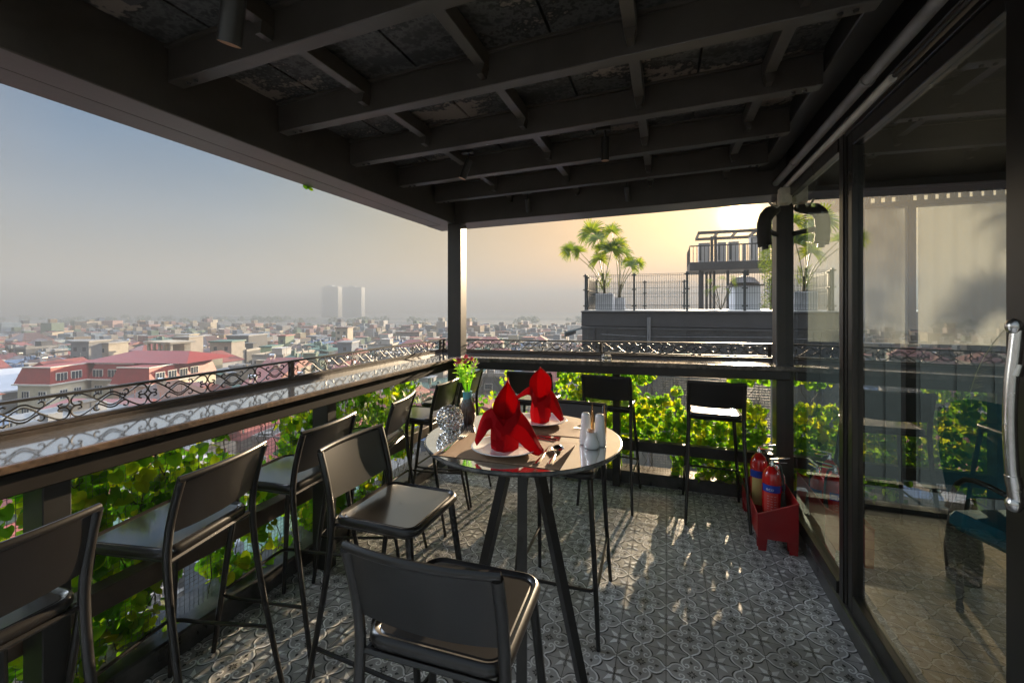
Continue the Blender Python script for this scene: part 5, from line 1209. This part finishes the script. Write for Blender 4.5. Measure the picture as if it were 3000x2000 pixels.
for i in range(1500):
    d = 335 + 105 * rg.random(); uu = rg.uniform(-150, 1760); a = (uu - 1500) / F; x = (-SN + a * CS) * d; y = (CS + a * SN) * d
    if d > 440: continue
    lump(x, y, rg.uniform(4, 11), rg.uniform(8, 12), rg.uniform(6, 13) * (1 if rg.random() < .93 else 1.5), R(rg.uniform(0, 30)), rg.randrange(len(wk)), len(wk) + rg.randrange(2))
# rows behind the neighbouring building and the right-hand side, mirrored in the glass
tag(b.build('distant_rooftops', mats_, rec=False), 'hazy mass of small rooftops stretching to the river', 'rooftops', kind='stuff')

# tree belts near the river
def treemass(name, label, pts, hmin, hmax):
    b = MB()
    for (x, y) in pts:
        h = rg.uniform(hmin, hmax); r_ = h * rg.uniform(.5, .9); nn = 26
        for k in range(nn):
            a = rg.uniform(0, 2 * PI); e = math.acos(rg.uniform(-.2, 1)); q = Vector((x + r_ * math.sin(e) * math.cos(a), y + r_ * math.sin(e) * math.sin(a), GZ + h * .45 + h * .55 * math.cos(e))); s = h * .28
            d1 = Vector((rg.gauss(0, 1), rg.gauss(0, 1), rg.gauss(0, 1))).normalized(); d2 = d1.orthogonal().normalized() * s; d1 = d1.cross(d2).normalized() * s
            b.add([q - d1, q + d2, q + d1, q - d2], [(0, 1, 2, 3)])
        b.tube([(x, y, GZ), (x, y, GZ + h * .6)], h * .03, 5)
    tag(b.build(name, treeleaf, rec=False), label, 'woodland', kind='stuff')
pts = []
for i in range(420):
    uu = rg.uniform(-150, 2600); a = (uu - 1500) / F; d = rg.uniform(440, 470) if i % 3 else rg.uniform(760, 1000); x = (-SN + a * CS) * d; y = (CS + a * SN) * d; pts.append((x, y))
treemass('distant_woodland', 'belts of hazy trees on both banks of the river', pts, 6, 12)
# individual trees in the town
tp0 = None
def make_tree(h, seed):
    rg2 = random.Random(seed); root = empty('street_tree'); f = MB(); lob = [(Vector((rg2.gauss(0, h * .2), rg2.gauss(0, h * .2), h * rg2.uniform(.55, .85))), h * rg2.uniform(.16, .26)) for _ in range(9)]
    for k in range(1500):
        c, r_ = rg2.choice(lob); d = Vector((rg2.gauss(0, 1), rg2.gauss(0, 1), rg2.gauss(0, 1))).normalized(); q = c + d * r_ * rg2.uniform(.6, 1.05); s = h * .028; n = Vector((rg2.gauss(0, 1), rg2.gauss(0, 1), rg2.gauss(0, 1))).normalized(); a = n.orthogonal().normalized() * s; e = n.cross(a).normalized() * s
        f.add([q - a, q + e, q + a, q - e], [(0, 1, 2, 3)])
    f.build('crown', treeleaf, root, rec=False); t = MB(); t.tube([(0, 0, 0), (0.1, 0, h * .3), (0, .1, h * .62)], [h * .03, h * .022, h * .01], 7)
    for c, r_ in lob[:5]: t.tube([(0, 0, h * .35), tuple(c)], [h * .012, h * .004], 5)
    t.build('trunk', stemm, root); return root
tr0 = [make_tree(12, 1), make_tree(14, 2), make_tree(10, 3)]; trp = [list(t.children) for t in tr0]
spots = [(130, 150, 'at the far left edge before the hazy hills'), (395, 175, 'behind the red hall between cream houses'), (510, 125, 'beside the right wing of the red hall'), (760, 100, 'right of the red hall among low roofs'), (880, 190, 'left of the twin towers among rooftops'), (1130, 140, 'below and right of the twin towers'), (1240, 95, 'close left of the corner post'), (1420, 160, 'just right of the corner post'), (1560, 200, 'in the gap left of the dark neighbouring building'), (1640, 120, 'beside the dark neighbouring building'), (640, 240, 'behind the red hall in the haze'), (300, 260, 'far behind the left wing of the red hall')]
for i, (uu, d, t) in enumerate(spots):
    k = i % 3; o = tr0[k] if i < 3 else copy_root(tr0[k], trp[k]); a = (uu - 1500) / F; o.location = ((-SN + a * CS) * d, (CS + a * SN) * d, GZ); o.rotation_euler = (0, 0, i * 1.3); tag(o, 'green town tree ' + t, 'tree', 'town trees')

# ---------------- the red mansard hall
rh = empty('red_roofed_hall', (-139.4, 60.6, GZ)); tag(rh, 'large cream civic hall with dark red mansard roofs and two projecting wings', 'building')
hx = Vector((.963, .27)); hy = Vector((-.27, .963)); ze = -17.2; ztop = -13.4
def Hl(a, c, z): return Vector((-139.4 + hx.x * a + hy.x * c, 60.6 + hx.y * a + hy.y * c, z))
creamw = mat('hall_cream', (.58, .52, .38), .8, var=.1, vscale=.3); redr = mat('hall_red_roof', (.23, .026, .022), .55, var=.12, vscale=.8); trimw = mat('hall_white_trim', (.62, .60, .54), .7)
def hbox(mb, a0, a1, c0, c1, z0, z1): vs = [Hl(a, c, z) for z in (z0, z1) for c in (c0, c1) for a in (a0, a1)]; mb.add(vs, [(0, 2, 3, 1), (4, 5, 7, 6), (0, 1, 5, 4), (2, 6, 7, 3), (0, 4, 6, 2), (1, 3, 7, 5)])
def mans(mb, a0, a1, c0, c1, ins=1.0, zt_=ztop, zb_=ze): 
    vs = [Hl(a0, c0, zb_), Hl(a1, c0, zb_), Hl(a1, c1, zb_), Hl(a0, c1, zb_), Hl(a0 + ins, c0 + ins, zt_), Hl(a1 - ins, c0 + ins, zt_), Hl(a1 - ins, c1 - ins, zt_), Hl(a0 + ins, c1 - ins, zt_)]
    mb.add(vs, [(0, 1, 5, 4), (1, 2, 6, 5), (2, 3, 7, 6), (3, 0, 4, 7), (4, 5, 6, 7)])
for (a0, a1, c0, c1) in ((-9.8, 0, 0, 20), (13.8, 24.3, 1.2, 23), (.3, 13.5, 8.2, 20)):
    b = MB(); hbox(b, a0 + .6, a1 - .6 if a0 != .3 else a1 + .8, c0 + .6, c1, GZ, ze - .35); child(b, 'wall', creamw, rh)
    b = MB(); hbox(b, a0 - .1, a1 + .1, c0 - .2, c1, ze - .349, ze - .001); child(b, 'cornice', trimw, rh)
    b = MB(); mans(b, a0 + .15, a1 - .15, c0 + .1, c1); child(b, 'roof', redr, rh)
    b = MB(); hbox(b, a0 + 1.0, a1 - 1.0, c0 + .95, c0 + 1.25, ztop + .002, ztop + .22); hbox(b, a1 - 1.35, a1 - 1.05, c0 + 1.26, c1 - 1, ztop + .002, ztop + .22); child(b, 'roof_edge', trimw, rh)
b = MB(); vs = [Hl(-3, 9, ztop + .3), Hl(27, 9, ztop + .3), Hl(27, 27, ztop + .3), Hl(-3, 27, ztop + .3), Hl(4, 18, ztop + 2.6), Hl(20, 18, ztop + 2.6)]; b.add(vs, [(0, 1, 5, 4), (1, 2, 5), (2, 3, 4, 5), (3, 0, 4), (0, 3, 2, 1)]); child(b, 'roof', redr, rh)
def hwin(plane, c, z, hw, hh, base):
    f = MB(); g = MB()
    if plane == 'a':  # wall facing +a
        hbox(f, base, base + .12, c - hw - .15, c + hw + .15, z - .15, z + hh + .15); hbox(g, base + .121, base + .16, c - hw, c + hw, z, z + hh)
        for q in (-.33, .33): hbox(f, base + .161, base + .2, c + q * hw - .04, c + q * hw + .04, z, z + hh)
    else:
        hbox(f, c - hw - .15, c + hw + .15, base - .12, base, z - .15, z + hh + .15); hbox(g, c - hw, c + hw, base - .16, base - .121, z, z + hh)
        for q in (-.33, .33): hbox(f, c + q * hw - .04, c + q * hw + .04, base - .2, base - .161, z, z + hh)
    fo_ = child(f, 'window', trimw, rh); g.xf(lambda p: p - Vector(rh.location)); g.build('pane', winm, fo_)
for i in range(2): hwin('a', 2.9 + i * 3.4, ze + .45, 1.15, 1.9, -.45)
for i in range(3): hwin('c', 3.0 + i * 4.2, ze + .45, 1.25, 1.9, 8.6)
for i in range(4): hwin('a', 4.6 + i * 3.5, ze + .55, 1.15, 1.9, 23.8)
for fz_ in (ze - 4.0, ze - 8.0):
    for i in range(4): hwin('a', 4.2 + i * 4.3, fz_, 1.0, 2.2, 23.72)
    for i in range(2): hwin('c', 17 + i * 4.6, fz_, .9, 2.1, 1.78)
    for i in range(2): hwin('c', -7 + i * 4.4, fz_, .9, 2.1, .58)
    for i in range(2): hwin('a', 3.4 + i * 3.2, fz_, .8, 2.1, -.58)
    for i in range(3): hwin('c', 3.0 + i * 4.2, fz_, 1.0, 2.2, 8.78)
b = MB(); hbox(b, 6.5, 24, -7.5, 1.15, GZ, -21.6); child(b, 'annex_wall', trimw, rh)
b = MB(); vs = [Hl(5.8, -8.2, -21.6), Hl(24.6, -8.2, -21.6), Hl(24.6, 1.2, -21.6), Hl(5.8, 1.2, -21.6), Hl(9, -3.4, -19.6), Hl(21.5, -3.4, -19.6)]; b.add(vs, [(0, 1, 5, 4), (1, 2, 5), (2, 3, 4, 5), (3, 0, 4), (0, 3, 2, 1)]); child(b, 'annex_roof', redr, rh)
# broad pale sheet roof hall at the far left and cream pavilion behind
bb = empty('warehouse', (-175, 62, GZ)); tag(bb, 'long low warehouse with pale grey sheet roof left of the red hall', 'warehouse')
b = MB(); b.box(-205, -156, 42, 86, GZ, -20); child(b, 'wall', WM['grey'], bb)
b = MB(); b.prism([(-206, -20), (-155, -20), (-155, -19.6), (-180, -16.4), (-206, -19.6)], 41, 87); child(b, 'roof', mat('pale_sheet', (.42, .45, .5), .45, var=.06, vscale=.2), bb)
cp = empty('rooftop_pavilion', (-152, 96, GZ)); tag(cp, 'pale yellow building with colonnaded rooftop pavilion behind the left wing of the red hall', 'building')
b = MB(); b.box(-170, -140, 92, 104, GZ, -15.5); child(b, 'wall', WM['pale yellow'], cp); b = MB(); b.box(-163, -150, 94, 102, -10.6, -10.0); child(b, 'roof', WM['cream'], cp); b = MB(); b.box(-162, -151, 99, 101, -15.49, -10.61); child(b, 'rear_wall', WM['cream'], cp)
for x in (-162, -159.3, -156.6, -153.9, -151.2): b = MB(); b.box(x, x + .7, 94.4, 95.1, -15.49, -10.61); child(b, 'column', WM['cream'], cp)
# specific landmark houses
def land(label, u, v0, v1, u1, D, wall, roofm, nm='house', depth=8):
    a = onT(u, v0, D); c = onT(u1, v0, D); root = empty(nm, ((a.x + c.x) / 2, (a.y + c.y) / 2, GZ)); tag(root, label, 'house' if nm == 'house' else 'tower', 'city houses' if nm == 'house' else None)
    r_ = Vector((CS, SN)); f = Vector((-SN, CS)); W = (c - a).length; b = MB(); h = a.z
    vs = [];  A = Vector((a.x, a.y))
    for z in (GZ, h):
        for (p, q) in ((0, 0), (W, 0), (W, depth), (0, depth)): P = A + r_ * p + f * q; vs.append((P.x, P.y, z))
    b.add(vs, [(0, 1, 5, 4), (1, 2, 6, 5), (2, 3, 7, 6), (3, 0, 4, 7), (4, 5, 6, 7)]); wo = child(b, 'wall', wall, root)
    b = MB(); vs = []
    for z in (h + .01, h + .5):
        for (p, q) in ((-.4, -.4), (W + .4, -.4), (W + .4, depth + .4), (-.4, depth + .4)): P = A + r_ * p + f * q; vs.append((P.x, P.y, z))
    b.add(vs, [(0, 1, 5, 4), (1, 2, 6, 5), (2, 3, 7, 6), (3, 0, 4, 7), (4, 5, 6, 7), (0, 3, 2, 1)]); child(b, 'roof', roofm, root)
    n = max(1, int(W / 3)); k = 0
    z = h - 3
    while z > max(GZ + 1, h - 13):
        for i in range(n):
            p = W * (i + .5) / n; b = MB(); vs = []
            for zz in (z, z + 1.4):
                for (pp_, q) in ((p - .6, -.05), (p + .6, -.05)): P = A + r_ * pp_ + f * q; vs.append((P.x, P.y, zz))
            b.add([vs[0], vs[1], vs[3], vs[2]], [(0, 1, 2, 3)]); child(b, 'window', winm, root)
        z -= 3.3
    return root
land('tall slim cream house with a blue-grey side standing above the haze below the towers', 983, 962, 0, 1018, 230, WM['cream'], RM['dark tiled'])
land('blue painted house with dark flat roof below the tall slim cream house', 990, 1005, 0, 1030, 170, WM['slate blue'], RM['grey sheet'])
land('grey concrete block with a dark opening behind the left wing of the red hall', 207, 1003, 0, 260, 150, WM['grey'], RM['flat concrete'])
land('cream house with blank sunlit side wall beside the grey concrete block', 283, 1008, 0, 318, 155, WM['cream'], RM['flat concrete'])
land('wide cream block with stained side wall above the right wing of the red hall', 505, 990, 0, 553, 170, WM['beige'], RM['flat concrete'])
land('bright green and yellow striped house right of the red hall', 815, 985, 0, 836, 200, WM['green'], RM['red tiled'])
land('light green house with cream top right of the red hall', 763, 1018, 0, 795, 165, mat('pale_green_wall', (.36, .48, .28), .8), RM['green sheet'])
land('dark blue-grey warehouse block with flat top right of the red hall', 665, 985, 0, 728, 210, WM['dark grey'], RM['grey sheet'], depth=16)
land('small beige tower house with green sheet roof just right of the red hall', 615, 1003, 0, 678, 160, WM['beige'], RM['green sheet'])
land('large grey balconied block with pointed roof left of the corner post', 1160, 975, 0, 1228, 260, WM['grey'], RM['dark tiled'])
# twin towers in the haze
twm = mat('tower_wall', (.26, .28, .30), .7); twb = mat('tower_band', (.20, .22, .24), .5)
for (u0, u1, v, lab) in ((943, 990, 839, 'left one of the two hazy twin towers on the horizon'), (1005, 1059, 841, 'right one of the two hazy twin towers on the horizon')):
    D = 1250; a = onT(u0, v, D); c = onT(u1, v, D); root = empty('tower_block', ((a.x + c.x) / 2, (a.y + c.y) / 2, GZ)); tag(root, lab, 'tower', 'twin towers')
    W = (c - a).length; A = Vector((a.x, a.y)); r_ = Vector((CS, SN)); f = Vector((-SN, CS)); b = MB()
    def bx_(p0, p1, q0, q1, z0, z1):
        vs = []
        for z in (z0, z1):
            for (p, q) in ((p0, q0), (p1, q0), (p1, q1), (p0, q1)): P = A + r_ * p + f * q; vs.append((P.x, P.y, z))
        b.add(vs, [(0, 1, 5, 4), (1, 2, 6, 5), (2, 3, 7, 6), (3, 0, 4, 7), (4, 5, 6, 7)])
    bx_(0, W, 0, 30, GZ, a.z); bx_(W * .3, W * .6, 6, 20, a.z + .1, a.z + 4); child(b, 'wall', twm, root)
    b = MB(); z = GZ + 4
    while z < a.z - 3: bx_(1, W - 1, -.4, -.05, z, z + 1.6); z += 4
    child(b, 'window_band', twb, root)
# low hills / far bank
b = MB(); n = 60; vs = []; fs = []
for i in range(n + 1):
    uu = -300 + (3300) * i / n; a = (uu - 1500) / F; D = 1050; x = (-SN + a * CS) * D; y = (CS + a * SN) * D; h = 3 + 6 * abs(noise.noise(Vector((i * .23, 0, 0)))) + 5 * abs(noise.noise(Vector((i * .9, 3, 0))))
    vs += [(x * .97, y * .97, GZ), (x, y, GZ + h), (x * 1.05, y * 1.05, GZ)]
for i in range(n): fs += [(3 * i, 3 * i + 3, 3 * i + 4, 3 * i + 1), (3 * i + 1, 3 * i + 4, 3 * i + 5, 3 * i + 2)]
b.add(vs, fs, 0, True); tag(b.build('hills', mat('hazy_hills', (.07, .09, .08), .9)), kind='structure')

# ================================================================ HAZE, SKY, SUN, CAMERA
HAZE = 1
if HAZE:
    hm = bpy.data.materials.new('haze'); hm.use_nodes = True; nt = hm.node_tree; nt.nodes.clear(); out = nt.nodes.new('ShaderNodeOutputMaterial'); pv = nt.nodes.new('ShaderNodeVolumePrincipled')
    pv.inputs['Color'].default_value = HAZEC; pv.inputs['Density'].default_value = .0015; pv.inputs['Anisotropy'].default_value = .1; nt.links.new(pv.outputs[0], out.inputs['Volume'])
    b = MB(); b.box(-2000, 2000, -600, 2400, GZ - 1, 82); o = b.build('haze', hm); tag(o, kind='stuff')
w = bpy.data.worlds.new('World'); bpy.context.scene.world = w; w.use_nodes = True; nt = w.node_tree; nt.nodes.clear()
out = nt.nodes.new('ShaderNodeOutputWorld'); bg = nt.nodes.new('ShaderNodeBackground'); sky = nt.nodes.new('ShaderNodeTexSky'); sky.sky_type = 'NISHITA'; sky.sun_disc = False
sky.sun_elevation = SUN_EL; sky.sun_rotation = SUN_AZ; sky.air_density = 1.0; sky.dust_density = 1.0; sky.ozone_density = 2.0; sky.altitude = 30
bg.inputs['Strength'].default_value = .10
gm_ = nt.nodes.new('ShaderNodeGamma'); gm_.inputs[1].default_value = .5; nt.links.new(sky.outputs[0], gm_.inputs[0]); 
tc0 = nt.nodes.new('ShaderNodeTexCoord'); sy = nt.nodes.new('ShaderNodeSeparateXYZ'); nt.links.new(tc0.outputs['Generated'], sy.inputs[0])
mrb = nt.nodes.new('ShaderNodeMapRange'); mrb.interpolation_type = 'SMOOTHSTEP'; mrb.inputs['From Min'].default_value = .29; mrb.inputs['From Max'].default_value = .0; mrb.inputs['To Min'].default_value = SKYF; mrb.inputs['To Max'].default_value = SKY_FILL  # sky outside the view is brightened as added fill for the shaded terrace
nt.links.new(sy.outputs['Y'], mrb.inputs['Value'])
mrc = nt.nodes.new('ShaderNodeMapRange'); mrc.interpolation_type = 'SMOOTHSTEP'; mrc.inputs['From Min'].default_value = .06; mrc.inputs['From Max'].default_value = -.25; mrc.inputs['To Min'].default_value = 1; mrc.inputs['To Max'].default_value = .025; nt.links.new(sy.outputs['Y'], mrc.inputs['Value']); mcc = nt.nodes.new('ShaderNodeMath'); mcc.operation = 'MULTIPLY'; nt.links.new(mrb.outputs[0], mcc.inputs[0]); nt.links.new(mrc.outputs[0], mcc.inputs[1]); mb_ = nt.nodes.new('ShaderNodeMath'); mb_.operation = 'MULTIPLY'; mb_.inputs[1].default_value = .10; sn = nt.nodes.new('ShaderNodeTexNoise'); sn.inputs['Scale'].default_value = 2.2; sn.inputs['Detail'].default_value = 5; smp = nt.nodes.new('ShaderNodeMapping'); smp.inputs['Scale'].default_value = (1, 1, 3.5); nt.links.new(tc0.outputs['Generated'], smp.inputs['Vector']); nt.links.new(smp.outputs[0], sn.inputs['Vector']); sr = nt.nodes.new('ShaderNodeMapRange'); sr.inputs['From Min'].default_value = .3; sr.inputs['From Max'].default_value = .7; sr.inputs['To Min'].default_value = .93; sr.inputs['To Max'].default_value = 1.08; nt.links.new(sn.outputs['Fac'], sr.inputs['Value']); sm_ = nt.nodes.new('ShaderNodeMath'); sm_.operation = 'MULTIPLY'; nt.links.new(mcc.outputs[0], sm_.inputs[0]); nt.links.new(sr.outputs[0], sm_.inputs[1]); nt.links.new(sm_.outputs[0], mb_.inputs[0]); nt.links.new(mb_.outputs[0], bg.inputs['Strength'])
hz_ = nt.nodes.new('ShaderNodeMix'); hz_.data_type = 'RGBA'; hz_.blend_type = 'MULTIPLY'; hz_.inputs[0].default_value = 1.0; nt.links.new(gm_.outputs[0], hz_.inputs[6]); pass
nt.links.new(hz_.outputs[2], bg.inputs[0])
# aureole and disc of the low sun, as part of the sky itself
geo = nt.nodes.new('ShaderNodeNewGeometry'); dt = nt.nodes.new('ShaderNodeVectorMath'); dt.operation = 'DOT_PRODUCT'
sd = Vector((math.sin(SUN_AZ) * math.cos(SUN_EL), math.cos(SUN_AZ) * math.cos(SUN_EL), math.sin(SUN_EL)))
tcw = nt.nodes.new('ShaderNodeTexCoord'); nt.links.new(tcw.outputs['Generated'], dt.inputs[0]); dt.inputs[1].default_value = sd
ac = nt.nodes.new('ShaderNodeMath'); ac.operation = 'ARCCOSINE'; nt.links.new(dt.outputs['Value'], ac.inputs[0])
rt_ = nt.nodes.new('ShaderNodeValToRGB'); nrm_ = nt.nodes.new('ShaderNodeMath'); nrm_.operation = 'DIVIDE'; nrm_.inputs[1].default_value = PI; nt.links.new(ac.outputs[0], nrm_.inputs[0]); nt.links.new(nrm_.outputs[0], rt_.inputs['Fac'])
e = rt_.color_ramp.elements; e[0].position = 0.0; e[0].color = (1.0, .72, .40, 1); e[1].position = 1.0; e[1].color = (.95, .90, .84, 1)
for p_, c_ in ((.10, (1.42, .86, .38, 1)), (.22, (1.28, .86, .47, 1)), (.33, (1.10, .86, .69, 1)), (.45, (1.02, .82, .72, 1)), (.6, (.92, .88, .84, 1))): k_ = e.new(p_); k_.color = c_
sz = nt.nodes.new('ShaderNodeSeparateXYZ'); nt.links.new(tcw.outputs['Generated'], sz.inputs[0])
mz = nt.nodes.new('ShaderNodeMapRange'); mz.inputs['From Min'].default_value = .0; mz.inputs['From Max'].default_value = .34; nt.links.new(sz.outputs['Z'], mz.inputs['Value'])
ma = nt.nodes.new('ShaderNodeMapRange'); ma.interpolation_type = 'SMOOTHSTEP'; ma.inputs['From Min'].default_value = .35; ma.inputs['From Max'].default_value = 1.15; nt.links.new(ac.outputs[0], ma.inputs['Value'])
my_ = nt.nodes.new('ShaderNodeMapRange'); my_.inputs['From Min'].default_value = .1; my_.inputs['From Max'].default_value = .4; nt.links.new(sz.outputs['Y'], my_.inputs['Value'])
mm_ = nt.nodes.new('ShaderNodeMath'); mm_.operation = 'MULTIPLY'; nt.links.new(mz.outputs[0], mm_.inputs[0]); nt.links.new(ma.outputs[0], mm_.inputs[1])
mm2 = nt.nodes.new('ShaderNodeMath'); mm2.operation = 'MULTIPLY'; nt.links.new(mm_.outputs[0], mm2.inputs[0]); nt.links.new(my_.outputs[0], mm2.inputs[1])
bl = nt.nodes.new('ShaderNodeMix'); bl.data_type = 'RGBA'; nt.links.new(mm2.outputs[0], bl.inputs[0]); bl.inputs[6].default_value = (1, 1, 1, 1); bl.inputs[7].default_value = (.25, .68, 1.25, 1)
t2 = nt.nodes.new('ShaderNodeMix'); t2.data_type = 'RGBA'; t2.blend_type = 'MULTIPLY'; t2.inputs[0].default_value = 1; nt.links.new(rt_.outputs[0], t2.inputs[6]); nt.links.new(bl.outputs[2], t2.inputs[7])
nt.links.new(t2.outputs[2], hz_.inputs[7])
def expo(k, amp):
    m1 = nt.nodes.new('ShaderNodeMath'); m1.operation = 'MULTIPLY'; m1.inputs[1].default_value = -k; nt.links.new(ac.outputs[0], m1.inputs[0])
    m2 = nt.nodes.new('ShaderNodeMath'); m2.operation = 'EXPONENT'; nt.links.new(m1.outputs[0], m2.inputs[0]); m3 = nt.nodes.new('ShaderNodeMath'); m3.operation = 'MULTIPLY'; m3.inputs[1].default_value = amp; nt.links.new(m2.outputs[0], m3.inputs[0]); return m3
g1 = expo(150, 90.0); g2 = expo(8, .34)
sm = nt.nodes.new('ShaderNodeMath'); sm.operation = 'ADD'; nt.links.new(g1.outputs[0], sm.inputs[0]); nt.links.new(g2.outputs[0], sm.inputs[1])
bg2 = nt.nodes.new('ShaderNodeBackground'); bg2.inputs[0].default_value = (1.0, .66, .28, 1); nt.links.new(sm.outputs[0], bg2.inputs[1])
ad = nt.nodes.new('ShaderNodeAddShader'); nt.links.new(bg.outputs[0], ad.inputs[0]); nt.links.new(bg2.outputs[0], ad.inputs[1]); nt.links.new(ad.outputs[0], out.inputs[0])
sl = bpy.data.lights.new('sun', 'SUN'); sl.energy = SUNE; sl.angle = R(.5); sl.color = (1.0, .78, .52); so = bpy.data.objects.new('sun', sl); C.objects.link(so)
so.rotation_euler = (-sd).to_track_quat('-Z', 'Y').to_euler(); so.location = (0, 0, 20)
cd = bpy.data.cameras.new('camera'); cam = bpy.data.objects.new('camera', cd); C.objects.link(cam); bpy.context.scene.camera = cam
cam.location = (0, 0, EYE); cam.rotation_euler = (R(90), 0, TH); cd.sensor_width = 36; cd.lens = 36 * F / 3000; cd.clip_start = .05; cd.clip_end = 6000
cd.shift_x = 0; cd.shift_y = -(1000 - HZ) / 3000.0
sc = bpy.context.scene; sc.view_settings.view_transform = 'Standard'; sc.view_settings.look = 'None'; sc.view_settings.exposure = EXPO; sc.view_settings.gamma = 1
sc.render.engine = 'CYCLES'; cy = sc.cycles; cy.use_denoising = True; cy.max_bounces = 10; cy.diffuse_bounces = 3; cy.glossy_bounces = 5; cy.transparent_max_bounces = 16; cy.transmission_bounces = 6; cy.volume_bounces = 1
cy.caustics_reflective = False; cy.caustics_refractive = False; cy.sample_clamp_indirect = 6; cy.use_adaptive_sampling = True; cy.adaptive_threshold = .015
try: cy.denoiser = 'OPENIMAGEDENOISE'; cy.denoising_input_passes = 'RGB_ALBEDO_NORMAL'
except Exception: pass
